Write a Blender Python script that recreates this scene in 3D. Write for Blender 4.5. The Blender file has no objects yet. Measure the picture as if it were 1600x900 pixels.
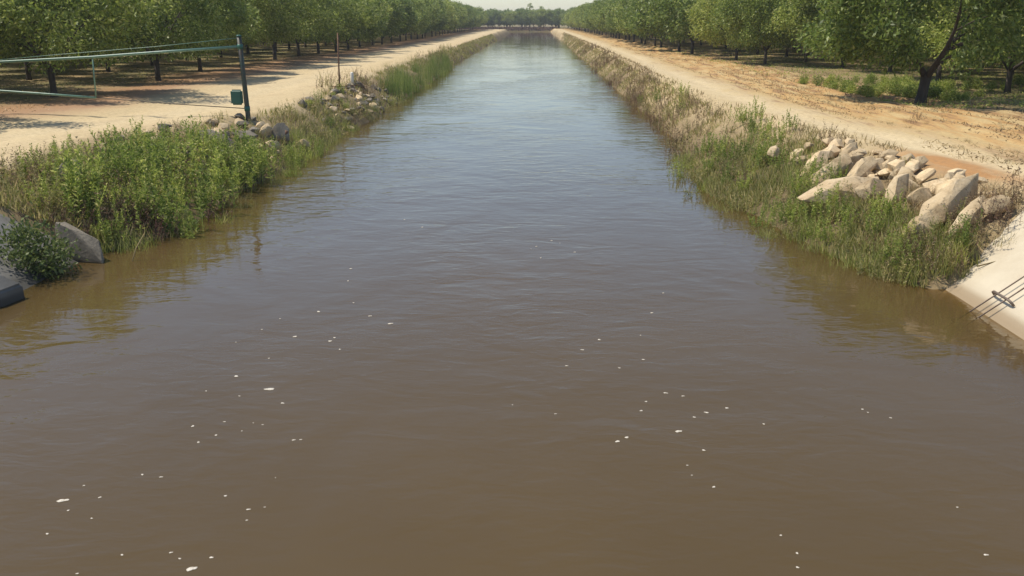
import bpy, bmesh, math, random
import numpy as np
from mathutils import Vector, Matrix, noise as mnoise

scene = bpy.context.scene
COL = scene.collection
R = math.radians

# ------------------------------------------------------------------ camera
cam_d = bpy.data.cameras.new('camera')
cam_d.sensor_width = 36.0
cam_d.lens = 36.0 * 1385.0 / 1600.0
cam_d.clip_start = 0.1
cam_d.clip_end = 8000.0
cam = bpy.data.objects.new('camera', cam_d)
cam.location = (0.0, 0.0, 4.0)
cam.rotation_euler = (R(90.0 - 16.794), 0.0, R(1.267))
COL.objects.link(cam)
scene.camera = cam

# ------------------------------------------------------------------ sky, sun, exposure
SUN_EL = 62.0                       # the sun stands over the gate-side bank, a little down-canal
sun_vec = Vector((-math.cos(R(SUN_EL)) * math.cos(R(10)), math.cos(R(SUN_EL)) * math.sin(R(10)), math.sin(R(SUN_EL))))
world = bpy.data.worlds.new('World')
scene.world = world
world.use_nodes = True
wn = world.node_tree.nodes
wn.clear()
sky = wn.new('ShaderNodeTexSky')
sky.sky_type = 'NISHITA'
sky.sun_disc = False
sky.sun_elevation = R(SUN_EL)
sky.sun_rotation = math.atan2(sun_vec.x, sun_vec.y)
sky.altitude = 80.0
sky.air_density = 1.0
sky.dust_density = 0.55
sky.ozone_density = 1.7
bg = wn.new('ShaderNodeBackground')
bg.inputs['Strength'].default_value = 0.122
wo = wn.new('ShaderNodeOutputWorld')
world.node_tree.links.new(sky.outputs[0], bg.inputs['Color'])
world.node_tree.links.new(bg.outputs[0], wo.inputs['Surface'])

sun_d = bpy.data.lights.new('sun', 'SUN')
sun_d.energy = 4.1
sun_d.angle = R(0.6)
sun_d.color = (1.0, 0.93, 0.80)
sun = bpy.data.objects.new('sun', sun_d)
sun.rotation_euler = sun_vec.to_track_quat('Z', 'Y').to_euler()
sun.location = (-40, 20, 60)
COL.objects.link(sun)

vs = scene.view_settings
vs.view_transform = 'Standard'
vs.look = 'None'
vs.gamma = 1.0
vs.exposure = 0.3
vs.use_curve_mapping = False

# ------------------------------------------------------------------ helpers
def link(o, parent=None):
    COL.objects.link(o)
    if parent is not None:
        o.parent = parent
    return o

def mesh_np(name, V, quads=None, tris=None, mat=None, smooth=False, attrs=None):
    V = np.asarray(V, dtype=np.float32).reshape(-1, 3)
    me = bpy.data.meshes.new(name)
    loops, starts, totals = [], [], []
    n = 0
    if quads is not None and len(quads):
        q = np.asarray(quads, dtype=np.int32).reshape(-1, 4)
        loops.append(q.ravel()); starts.append(np.arange(len(q)) * 4 + n); n += q.size
        totals.append(np.full(len(q), 4))
    if tris is not None and len(tris):
        t = np.asarray(tris, dtype=np.int32).reshape(-1, 3)
        loops.append(t.ravel()); starts.append(np.arange(len(t)) * 3 + n); n += t.size
        totals.append(np.full(len(t), 3))
    L = np.concatenate(loops).astype(np.int32)
    S = np.concatenate(starts).astype(np.int32)
    me.vertices.add(len(V)); me.loops.add(len(L)); me.polygons.add(len(S))
    me.vertices.foreach_set('co', V.ravel())
    me.loops.foreach_set('vertex_index', L)
    me.polygons.foreach_set('loop_start', S)
    me.update(calc_edges=True)
    me.validate()
    if smooth:
        me.polygons.foreach_set('use_smooth', np.ones(len(me.polygons), dtype=bool))
    for k, a in (attrs or {}).items():
        at = me.attributes.new(k, 'FLOAT', 'POINT')
        at.data.foreach_set('value', np.asarray(a, dtype=np.float32).ravel())
    if mat is not None:
        me.materials.append(mat)
    return me

def tag(o, label=None, cat=None, group=None, kind=None):
    if label: o['label'] = label
    if cat: o['category'] = cat
    if group: o['group'] = group
    if kind: o['kind'] = kind
    return o

def obj(name, me, parent=None):
    return link(bpy.data.objects.new(name, me), parent)

def empty(name, loc, rz=0.0, s=1.0):
    o = bpy.data.objects.new(name, None)
    o.empty_display_size = 0.2
    o.location = loc; o.rotation_euler = (0, 0, rz); o.scale = (s, s, s)
    return link(o)

class MB:
    """collects tubes and boxes into one mesh"""
    def __init__(self):
        self.V, self.Q, self.T = [], [], []
    def tube(self, pts, radii, sides=8, cap=True):
        pts = [Vector(p) for p in pts]
        if not hasattr(radii, '__len__'): radii = [radii] * len(pts)
        base0 = len(self.V)
        up = Vector((0.31, 0.77, 0.2))
        for i, p in enumerate(pts):
            d = (pts[min(i + 1, len(pts) - 1)] - pts[max(i - 1, 0)]).normalized()
            a = d.cross(up)
            if a.length < 1e-3: a = d.cross(Vector((1, 0, 0)))
            a.normalize(); b = d.cross(a)
            for k in range(sides):
                t = 2 * math.pi * k / sides
                self.V.append(tuple(p + (a * math.cos(t) + b * math.sin(t)) * radii[i]))
        for i in range(len(pts) - 1):
            for k in range(sides):
                k2 = (k + 1) % sides
                o = base0 + i * sides
                self.Q.append((o + k, o + k2, o + sides + k2, o + sides + k))
        if cap:
            for o, p, fl in ((base0, pts[0], 1), (base0 + (len(pts) - 1) * sides, pts[-1], 0)):
                c = len(self.V); self.V.append(tuple(p))
                for k in range(sides):
                    k2 = (k + 1) % sides
                    self.T.append((c, o + k2, o + k) if fl else (c, o + k, o + k2))
        return self
    def build(self, name, mat, smooth=True):
        return mesh_np(name, self.V, self.Q, self.T, mat, smooth)

# ------------------------------------------------------------------ node helpers
def newmat(name):
    m = bpy.data.materials.new(name)
    m.use_nodes = True
    nt = m.node_tree
    nt.nodes.clear()
    out = nt.nodes.new('ShaderNodeOutputMaterial')
    return m, nt, out

def N(nt, typ, ins=None, **props):
    n = nt.nodes.new(typ)
    for k, v in props.items(): setattr(n, k, v)
    for k, v in (ins or {}).items():
        if hasattr(v, 'is_linked') or isinstance(v, bpy.types.NodeSocket):
            nt.links.new(v, n.inputs[k])
        else:
            n.inputs[k].default_value = v
    return n

def ramp(nt, fac, stops, interp='LINEAR'):
    n = nt.nodes.new('ShaderNodeValToRGB')
    cr = n.color_ramp
    cr.interpolation = interp
    while len(cr.elements) > 1: cr.elements.remove(cr.elements[0])
    cr.elements[0].position = stops[0][0]
    cr.elements[0].color = (*stops[0][1], 1) if hasattr(stops[0][1], '__len__') else (stops[0][1],) * 3 + (1,)
    for p, c in stops[1:]:
        e = cr.elements.new(p)
        e.color = (*c, 1) if hasattr(c, '__len__') else (c, c, c, 1)
    nt.links.new(fac, n.inputs[0])
    return n.outputs[0]

def mixc(nt, fac, a, b, mode='MIX'):
    n = nt.nodes.new('ShaderNodeMix')
    n.data_type = 'RGBA'; n.blend_type = mode; n.clamp_factor = True
    for s, v in ((n.inputs[0], fac), (n.inputs[6], a), (n.inputs[7], b)):
        if isinstance(v, bpy.types.NodeSocket): nt.links.new(v, s)
        else: s.default_value = v if not hasattr(v, '__len__') else ((*v, 1) if len(v) == 3 else v)
    return n.outputs[2]

def math_(nt, op, a, b=None, clamp=False):
    n = nt.nodes.new('ShaderNodeMath'); n.operation = op; n.use_clamp = clamp
    for i, v in enumerate((a, b)):
        if v is None: continue
        if isinstance(v, bpy.types.NodeSocket): nt.links.new(v, n.inputs[i])
        else: n.inputs[i].default_value = v
    return n.outputs[0]

def noise_tex(nt, vec, scale, detail=4, rough=0.55, stretch=None, dist=0.0):
    if stretch:
        mp = N(nt, 'ShaderNodeMapping', {'Vector': vec})
        mp.inputs['Scale'].default_value = stretch
        vec = mp.outputs[0]
    n = N(nt, 'ShaderNodeTexNoise', {'Vector': vec, 'Scale': scale, 'Detail': detail, 'Roughness': rough, 'Distortion': dist})
    return n.outputs['Fac']

# ------------------------------------------------------------------ leaf / plant materials
def leaf_mat(name, stops, trans=0.3, rough=0.55, objvar=0.25):
    m, nt, out = newmat(name)
    geo = N(nt, 'ShaderNodeNewGeometry')
    oi = N(nt, 'ShaderNodeObjectInfo')
    col = ramp(nt, geo.outputs['Random Per Island'], stops)
    v = math_(nt, 'MULTIPLY_ADD', oi.outputs['Random'], objvar * 2)
    v.node.inputs[2].default_value = 1.0 - objvar
    hs = N(nt, 'ShaderNodeHueSaturation', {'Color': col, 'Value': v, 'Saturation': 1.0})
    h = math_(nt, 'MULTIPLY_ADD', oi.outputs['Random'], -0.03)
    h.node.inputs[2].default_value = 0.515
    nt.links.new(h, hs.inputs['Hue'])
    bs = N(nt, 'ShaderNodeBsdfPrincipled', {'Base Color': hs.outputs[0], 'Roughness': rough})
    bs.inputs['Specular IOR Level'].default_value = 0.3
    tr = N(nt, 'ShaderNodeBsdfTranslucent', {'Color': hs.outputs[0]})
    mx = N(nt, 'ShaderNodeMixShader', {0: trans, 1: bs.outputs[0], 2: tr.outputs[0]})
    nt.links.new(mx.outputs[0], out.inputs['Surface'])
    return m

M = {}
M['leaf'] = leaf_mat('orchard_leaf', [(0.0, (0.11, 0.155, 0.03)), (0.45, (0.22, 0.285, 0.053)), (0.8, (0.33, 0.39, 0.09)), (1.0, (0.46, 0.48, 0.19))], 0.46, 0.45, 0.26)
M['weed'] = leaf_mat('weed_leaf', [(0.0, (0.12, 0.17, 0.03)), (0.5, (0.29, 0.36, 0.065)), (0.85, (0.46, 0.50, 0.13)), (1.0, (0.62, 0.57, 0.25))], 0.5, 0.6, 0.3)
M['weed_dark'] = leaf_mat('bush_leaf', [(0.0, (0.07, 0.10, 0.03)), (0.6, (0.13, 0.17, 0.045)), (1.0, (0.24, 0.26, 0.09))], 0.35, 0.5, 0.1)
M['reed'] = leaf_mat('reed_blade', [(0.0, (0.15, 0.21, 0.05)), (0.6, (0.24, 0.32, 0.075)), (1.0, (0.36, 0.38, 0.13))], 0.45, 0.5, 0.2)
M['olive'] = leaf_mat('bank_grass_blade', [(0.0, (0.15, 0.165, 0.045)), (0.45, (0.29, 0.29, 0.085)), (0.75, (0.42, 0.37, 0.15)), (1.0, (0.56, 0.46, 0.24))], 0.42, 0.6, 0.3)
M['dry'] = leaf_mat('dry_stalk', [(0.0, (0.10, 0.065, 0.04)), (0.4, (0.19, 0.13, 0.07)), (0.75, (0.30, 0.215, 0.11)), (1.0, (0.45, 0.36, 0.21))], 0.15, 0.7, 0.25)
M['russet'] = leaf_mat('russet_stalk', [(0.0, (0.07, 0.035, 0.028)), (0.5, (0.14, 0.075, 0.05)), (1.0, (0.26, 0.17, 0.10))], 0.15, 0.7, 0.2)
M['straw'] = leaf_mat('straw', [(0.0, (0.28, 0.19, 0.09)), (0.6, (0.42, 0.31, 0.15)), (1.0, (0.55, 0.45, 0.26))], 0.15, 0.7, 0.15)

def bark_mat():
    m, nt, out = newmat('bark')
    tc = N(nt, 'ShaderNodeTexCoord')
    n1 = noise_tex(nt, tc.outputs['Object'], 6, 6, 0.65, (1, 1, 0.3))
    col = ramp(nt, n1, [(0.3, (0.03, 0.022, 0.017)), (0.6, (0.07, 0.053, 0.04)), (0.8, (0.12, 0.095, 0.07))])
    bp = N(nt, 'ShaderNodeBump', {'Height': n1, 'Strength': 0.8, 'Distance': 0.03})
    bs = N(nt, 'ShaderNodeBsdfPrincipled', {'Base Color': col, 'Roughness': 0.9, 'Normal': bp.outputs[0]})
    nt.links.new(bs.outputs[0], out.inputs['Surface'])
    return m
M['bark'] = bark_mat()

def rock_mat(name, c0, c1, c2, scale=3.0):
    m, nt, out = newmat(name)
    tc = N(nt, 'ShaderNodeTexCoord')
    oi = N(nt, 'ShaderNodeObjectInfo')
    off = N(nt, 'ShaderNodeVectorMath', {0: tc.outputs['Object'], 1: oi.outputs['Location']}, operation='ADD')
    n1 = noise_tex(nt, off.outputs[0], scale, 7, 0.65)
    n2 = noise_tex(nt, off.outputs[0], scale * 7, 5, 0.7)
    col = ramp(nt, n1, [(0.3, c0), (0.5, c1), (0.72, c2)])
    col = mixc(nt, math_(nt, 'MULTIPLY', n2, 0.35), col, c0)
    n3 = noise_tex(nt, off.outputs[0], scale * 1.6, 5, 0.7, None, 1.5)
    col = mixc(nt, ramp(nt, n3, [(0.56, 0.0), (0.68, 0.6)]), col, tuple(c * 0.45 for c in c0))
    v = math_(nt, 'MULTIPLY_ADD', oi.outputs['Random'], 0.5); v.node.inputs[2].default_value = 0.66
    hs = N(nt, 'ShaderNodeHueSaturation', {'Color': col, 'Value': v})
    hh = math_(nt, 'ADD', n2, n1)
    bp = N(nt, 'ShaderNodeBump', {'Height': hh, 'Strength': 0.6, 'Distance': 0.03})
    bs = N(nt, 'ShaderNodeBsdfPrincipled', {'Base Color': hs.outputs[0], 'Roughness': 0.9, 'Normal': bp.outputs[0]})
    nt.links.new(bs.outputs[0], out.inputs['Surface'])
    return m
M['rock_pale'] = rock_mat('pale_rubble', (0.38, 0.265, 0.14), (0.60, 0.455, 0.27), (0.70, 0.56, 0.37))
M['rock_grey'] = rock_mat('grey_rubble', (0.13, 0.11, 0.08), (0.23, 0.195, 0.145), (0.36, 0.31, 0.235))

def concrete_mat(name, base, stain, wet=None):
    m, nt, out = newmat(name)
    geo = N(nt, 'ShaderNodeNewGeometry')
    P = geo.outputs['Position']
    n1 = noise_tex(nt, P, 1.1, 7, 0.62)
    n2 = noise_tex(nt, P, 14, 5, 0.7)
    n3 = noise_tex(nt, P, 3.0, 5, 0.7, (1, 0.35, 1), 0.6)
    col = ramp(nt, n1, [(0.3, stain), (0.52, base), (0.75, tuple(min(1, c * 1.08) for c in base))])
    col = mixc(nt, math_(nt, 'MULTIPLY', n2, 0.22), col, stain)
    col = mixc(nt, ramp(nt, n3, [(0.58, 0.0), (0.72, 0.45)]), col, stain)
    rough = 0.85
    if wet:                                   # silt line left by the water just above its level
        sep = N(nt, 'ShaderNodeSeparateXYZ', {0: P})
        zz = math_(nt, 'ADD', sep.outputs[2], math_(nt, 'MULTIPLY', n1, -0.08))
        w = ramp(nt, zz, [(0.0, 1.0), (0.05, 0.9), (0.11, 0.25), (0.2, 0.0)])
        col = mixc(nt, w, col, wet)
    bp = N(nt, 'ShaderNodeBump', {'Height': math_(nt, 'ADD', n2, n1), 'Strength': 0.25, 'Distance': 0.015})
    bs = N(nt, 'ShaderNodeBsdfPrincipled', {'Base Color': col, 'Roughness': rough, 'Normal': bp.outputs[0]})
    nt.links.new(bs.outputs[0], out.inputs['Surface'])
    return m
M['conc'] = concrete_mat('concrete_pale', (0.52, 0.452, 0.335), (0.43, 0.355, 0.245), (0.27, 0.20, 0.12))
M['conc_shaded'] = concrete_mat('concrete_shaded', (0.135, 0.13, 0.12), (0.085, 0.08, 0.068), (0.045, 0.042, 0.035))  # darker concrete: the shade on the gate-side slope put into its colour

def metal_mat(name, base, rust, amount, rough=0.5, metallic=0.0, scale=8):
    m, nt, out = newmat(name)
    tc = N(nt, 'ShaderNodeTexCoord')
    n1 = noise_tex(nt, tc.outputs['Object'], scale, 6, 0.7)
    f = ramp(nt, n1, [(max(0.0, 0.62 - amount), 0.0), (0.74 - amount * 0.6, 1.0)])
    col = mixc(nt, f, base, rust)
    bp = N(nt, 'ShaderNodeBump', {'Height': n1, 'Strength': 0.3, 'Distance': 0.004})
    bs = N(nt, 'ShaderNodeBsdfPrincipled', {'Base Color': col, 'Roughness': rough, 'Metallic': metallic, 'Normal': bp.outputs[0]})
    nt.links.new(bs.outputs[0], out.inputs['Surface'])
    return m
M['green_paint'] = metal_mat('green_paint', (0.14, 0.25, 0.18), (0.06, 0.10, 0.075), 0.08, 0.38)
M['green_dark'] = metal_mat('green_dark', (0.03, 0.12, 0.085), (0.03, 0.06, 0.045), 0.05, 0.45)
M['post_paint'] = metal_mat('post_paint', (0.04, 0.065, 0.045), (0.07, 0.05, 0.035), 0.2, 0.5)
M['rust'] = metal_mat('rusty_steel', (0.12, 0.065, 0.04), (0.20, 0.10, 0.05), 0.2, 0.8)
M['steel'] = metal_mat('rung_steel', (0.16, 0.12, 0.09), (0.10, 0.055, 0.03), 0.15, 0.55, 0.3)
M['cable'] = metal_mat('cable', (0.10, 0.085, 0.06), (0.06, 0.045, 0.03), 0.2, 0.7)
M['white_pipe'] = metal_mat('white_pipe', (0.75, 0.72, 0.64), (0.5, 0.42, 0.32), 0.0, 0.5)

def foam_mat():
    m, nt, out = newmat('foam')
    geo = N(nt, 'ShaderNodeNewGeometry')
    n1 = noise_tex(nt, geo.outputs['Position'], 60, 3)
    col = ramp(nt, n1, [(0.3, (0.34, 0.29, 0.22)), (0.6, (0.60, 0.55, 0.46))])
    bs = N(nt, 'ShaderNodeBsdfPrincipled', {'Base Color': col, 'Roughness': 0.8})
    nt.links.new(bs.outputs[0], out.inputs['Surface'])
    return m
M['foam'] = foam_mat()

# ------------------------------------------------------------------ the lie of the land (canal runs along +y, water level z = 0)
YL = [-30, 15.1, 15.9, 16.8, 20, 27, 35, 48, 64, 78, 120, 400]
XL = [-8.0, -7.95, -7.3, -7.0, -7.0, -6.85, -6.95, -6.8, -7.0, -7.35, -7.65, -7.65]
YR = [-30, 13.0, 14.1, 16.3, 18.5, 21, 24.3, 31, 37, 48, 60, 88, 125, 215, 400]
XR = [6.45, 6.45, 5.75, 5.2, 4.8, 4.4, 4.45, 5.05, 5.2, 5.2, 5.2, 5.5, 5.7, 6.6, 6.6]
YCL = [-30, 15, 19, 22, 25, 27.5, 31, 38, 57, 79, 150, 400]
XCL = [-10.6, -10.6, -11.1, -11.1, -10.2, -9.0, -8.5, -8.8, -9.2, -9.0, -9.0, -9.0]
YCR = [-30, 13, 16, 20, 27, 32, 42, 66, 110, 400]
XCR = [7.95, 7.95, 8.2, 7.9, 7.0, 6.5, 6.5, 6.9, 7.2, 8.0]
GZ = 1.2
END0, END1 = 312.0, 336.0          # the canal turns off behind the far end of the gate-side bank

def _h(a):                          # cheap value noise on arrays
    return np.sin(a) * 43758.5453 % 1.0
def vnoise(x, y):
    xi, yi = np.floor(x), np.floor(y)
    fx, fy = x - xi, y - yi
    fx = fx * fx * (3 - 2 * fx); fy = fy * fy * (3 - 2 * fy)
    g = lambda a, b: np.abs(_h(a * 127.1 + b * 311.7))
    return (g(xi, yi) * (1 - fx) + g(xi + 1, yi) * fx) * (1 - fy) + (g(xi, yi + 1) * (1 - fx) + g(xi + 1, yi + 1) * fx) * fy
def fbm(x, y, o=4):
    s, a, t = 0, 0.5, 0
    for k in range(o):
        s = s + a * vnoise(x * 2 ** k + 17 * k, y * 2 ** k - 9 * k); t += a; a *= 0.5
    return s / t

def land(x, y):
    """height, distance beyond the bank crest, side (0 gate side, 1 rubble side)"""
    x = np.asarray(x, float); y = np.asarray(y, float)
    wob = 0.75 * (fbm(y * 0.33, x * 0 + 3.3, 3) - 0.5)
    nat = np.clip((y - 16) / 6, 0, 1)
    xl = np.interp(y, YL, XL) + wob * nat; xr = np.interp(y, YR, XR) + wob * nat
    cl = np.interp(y, YCL, XCL); cr = np.interp(y, YCR, XCR)
    side = (x > (xl + xr) / 2).astype(float)
    tl = (xl - x) / (xl - cl); tr = (x - xr) / (cr - xr)
    t = np.maximum(tl, tr)
    w = np.where(side > 0.5, cr - xr, xl - cl)
    # far end bank and the side channel
    te = (y - END1) / 2.0
    t1 = np.maximum(t, te)
    tc = np.maximum(np.maximum((END0 - y) / 2.0, (y - END1) / 2.0), (x - xr) / (cr - xr))
    side = np.where((y > END0 - 4) & (x < 0), 0, side)
    t = np.minimum(t1, tc)
    bank = (side < 0.5) & (y < 15.2) | (side > 0.5) & (y < 13.2)     # straight slope under the concrete lining
    ss = np.clip(t, 0, 1)
    up = np.where(bank, ss, ss ** 0.8 * (1 - 0.0) * (1.12 - 0.12 * ss))
    z = np.where(t < 0, np.maximum(t * w * 0.7, -1.6), GZ * np.minimum(up, 1.0))
    z = z - np.where(bank, 0.07, 0.0)
    rough = np.clip(t * 2, 0, 1)
    z = z + (fbm(x * 1.7, y * 1.7, 4) - 0.5) * 0.16 * rough * np.where(bank, 0.2, 1) * np.where(t < 1.3, 1, 0.35)
    z = z + (fbm(x * 0.22, y * 0.08, 3) - 0.5) * 0.22 * np.clip((t - 1) * 0.7, 0, 1)
    slab = (x - 6.45) * (1.33 / 1.70)                 # ground stays under the concrete lining where its end runs askew
    z = np.where((x > 6.3) & (x < 8.3) & (y < 13.34 + 0.56 * (x - 6.45)), np.minimum(z, slab - 0.06), z)
    d = np.where(side > 0.5, x - cr, cl - x)
    d = np.where(y > END1 - 2, np.maximum(d, (y - END1 + 11)), d)
    # wheel ruts along both tracks
    for c, s_, dep in ((2.0, 0.0, .05), (4.0, 0.0, .05), (1.3, 1.0, .05), (3.1, 1.0, .05)):
        z = z - dep * np.exp(-((d - c) / 0.35) ** 2) * (side == s_)
    # ploughed ridges on the strip beside the rubble-side track
    rid = np.clip((d - 3.2) / 1, 0, 1) * np.clip((9.5 - d) / 2, 0, 1) * (side == 1)
    z = z + rid * (fbm(x * 2.2, y * 0.35 + 5, 3) - 0.45) * 0.3
    return z, d, side, t * w

def gz(x, y):
    return float(land(np.array([x]), np.array([y]))[0][0])

def axis(lo, hi, fine_lo, fine_hi, step, grow):
    a = list(np.arange(fine_lo, fine_hi + 1e-6, step))
    s = step
    while a[-1] < hi: s *= grow; a.append(a[-1] + s)
    s = step; b = [fine_lo]
    while b[-1] > lo: s *= grow; b.append(b[-1] - s)
    return np.array(sorted(b[1:]) + a)

gx = axis(-2600, 2600, -19, 17, 0.2, 1.22)
gy = axis(-40, 3600, 8, 46, 0.22, 1.035)
X, Y = np.meshgrid(gx, gy)
Z, D, S, W = land(X, Y)
nx, ny = len(gx), len(gy)
idx = np.arange(nx * ny).reshape(ny, nx)
Qs = np.stack([idx[:-1, :-1], idx[:-1, 1:], idx[1:, 1:], idx[1:, :-1]], -1).reshape(-1, 4)
Dc = D.ravel()[Qs].mean(1); Sc = S.ravel()[Qs].mean(1); Yc = Y.ravel()[Qs].mean(1); Wc = W.ravel()[Qs].mean(1)

def ground_mat():
    m, nt, out = newmat('soil')
    geo = N(nt, 'ShaderNodeNewGeometry')
    P = geo.outputs['Position']
    d = N(nt, 'ShaderNodeAttribute', attribute_name='crest_dist').outputs['Fac']
    side = N(nt, 'ShaderNodeAttribute', attribute_name='side').outputs['Fac']
    nb = noise_tex(nt, P, 0.35, 5, 0.6, (1, 0.35, 1))
    nm = noise_tex(nt, P, 1.6, 6, 0.65, (1, 0.4, 1))
    nf = noise_tex(nt, P, 9, 6, 0.7)
    ng = noise_tex(nt, P, 45, 3, 0.7)
    ns = noise_tex(nt, P, 2.4, 6, 0.65, (1, 0.12, 1))
    # wobble the zone limits
    dd = math_(nt, 'ADD', d, math_(nt, 'MULTIPLY', math_(nt, 'SUBTRACT', nb, 0.5), 2.6))
    dd = math_(nt, 'ADD', dd, math_(nt, 'MULTIPLY', math_(nt, 'SUBTRACT', nm, 0.5), 1.4))
    u = math_(nt, 'DIVIDE', math_(nt, 'ADD', dd, 4.0), 20.0, True)     # -4..16 m  ->  0..1
    f = lambda m_: (m_ + 4) / 20
    sand, sand2 = (0.52, 0.405, 0.235), (0.58, 0.465, 0.285)
    left = ramp(nt, u, [(f(-4), (0.10, 0.075, 0.04)), (f(-1.6), (0.15, 0.115, 0.06)), (f(-0.6), (0.27, 0.205, 0.11)), (f(0.1), sand), (f(2.5), sand2), (f(5.0), sand),
                        (f(6.6), (0.36, 0.225, 0.135)), (f(8.2), (0.33, 0.19, 0.10)), (f(10), (0.26, 0.17, 0.09)), (f(13), (0.20, 0.165, 0.085))])
    right = ramp(nt, u, [(f(-4), (0.10, 0.075, 0.04)), (f(-1.9), (0.14, 0.105, 0.055)), (f(-1.1), (0.28, 0.21, 0.115)), (f(0.1), sand), (f(1.2), sand2), (f(1.9), sand),
                         (f(3.3), (0.47, 0.295, 0.125)), (f(6.4), (0.41, 0.235, 0.09)), (f(8), (0.25, 0.16, 0.085)), (f(10), (0.19, 0.15, 0.075))])
    col = mixc(nt, side, left, right)
    # streaks of straw and darker clods along the rubble-side strip
    band = ramp(nt, u, [(f(1.4), 0.0), (f(2.6), 1.0), (f(7.5), 1.0), (f(9), 0.2)])
    band = math_(nt, 'MULTIPLY', band, side)
    straw = math_(nt, 'MULTIPLY', ramp(nt, ns, [(0.48, 0.0), (0.58, 0.85)]), band)
    col = mixc(nt, straw, col, (0.50, 0.37, 0.18))
    clod = math_(nt, 'MULTIPLY', ramp(nt, ns, [(0.38, 0.85), (0.46, 0.0)]), band)
    col = mixc(nt, clod, col, (0.24, 0.14, 0.075))
    rust = N(nt, 'ShaderNodeAttribute', attribute_name='rust').outputs['Fac']
    col = mixc(nt, math_(nt, 'MULTIPLY', rust, ramp(nt, nm, [(0.25, 0.4), (0.5, 1.0)])), col, (0.40, 0.20, 0.075))
    # thin green growth between the tree rows
    orch = ramp(nt, u, [(f(8.5), 0.0), (f(11), 1.0)])
    gr = math_(nt, 'MULTIPLY', ramp(nt, nm, [(0.46, 0.0), (0.62, 0.85)]), orch)
    col = mixc(nt, gr, col, (0.17, 0.175, 0.06))
    dr = math_(nt, 'MULTIPLY', ramp(nt, nb, [(0.5, 0.0), (0.66, 0.7)]), orch)
    col = mixc(nt, dr, col, (0.38, 0.26, 0.14))
    # grain
    col = mixc(nt, ramp(nt, nf, [(0.35, 0.35), (0.55, 0.0)]), col, (0.20, 0.14, 0.08))
    col = mixc(nt, ramp(nt, nm, [(0.3, 0.25), (0.5, 0.0)]), col, (0.30, 0.21, 0.13))
    hgt = math_(nt, 'ADD', math_(nt, 'MULTIPLY', nf, 1.0), math_(nt, 'MULTIPLY', ng, 0.35))
    bp = N(nt, 'ShaderNodeBump', {'Height': hgt, 'Strength': 0.5, 'Distance': 0.05})
    bs = N(nt, 'ShaderNodeBsdfPrincipled', {'Base Color': col, 'Roughness': 0.95, 'Normal': bp.outputs[0]})
    bs.inputs['Specular IOR Level'].default_value = 0.122
    nt.links.new(bs.outputs[0], out.inputs['Surface'])
    return m
M['soil'] = ground_mat()

RUST = np.clip(np.exp(-((X - 8.5 - 0.08 * (18.5 - Y)) / 0.75) ** 2 - ((Y - 18.0) / 2.3) ** 2) * 1.5 - 0.2, 0, 0.9)
allV = np.stack([X.ravel(), Y.ravel(), Z.ravel()], 1)
def sub_sheet(name, mask):
    q = Qs[mask]
    used, inv = np.unique(q.ravel(), return_inverse=True)
    me = mesh_np(name, allV[used], inv.reshape(-1, 4), None, M['soil'], True,
                 {'crest_dist': D.ravel()[used], 'side': S.ravel()[used], 'rust': RUST.ravel()[used]})
    o = obj(name, me)
    o['kind'] = 'structure'
    return o
road_l = (Sc < 0.5) & (Dc > 0.2) & (Dc < 6.4) & (Yc < END0 - 4)
road_r = (Sc > 0.5) & (Dc > 0.2) & (Dc < 3.6) & (Yc < END1)
bank_l = (Sc < 0.5) & (Dc <= 0.2) & (Wc > -4.0) & (Yc < END0 - 4)
bank_r = (Sc > 0.5) & (Dc <= 0.2) & (Wc > -4.0) & (Yc < END1)
rest = ~(road_l | road_r | bank_l | bank_r)
sub_sheet('ground', rest)
sub_sheet('dirt_road', road_l)
sub_sheet('dirt_road', road_r)
sub_sheet('canal_bank', bank_l)
sub_sheet('canal_bank', bank_r)

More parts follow.
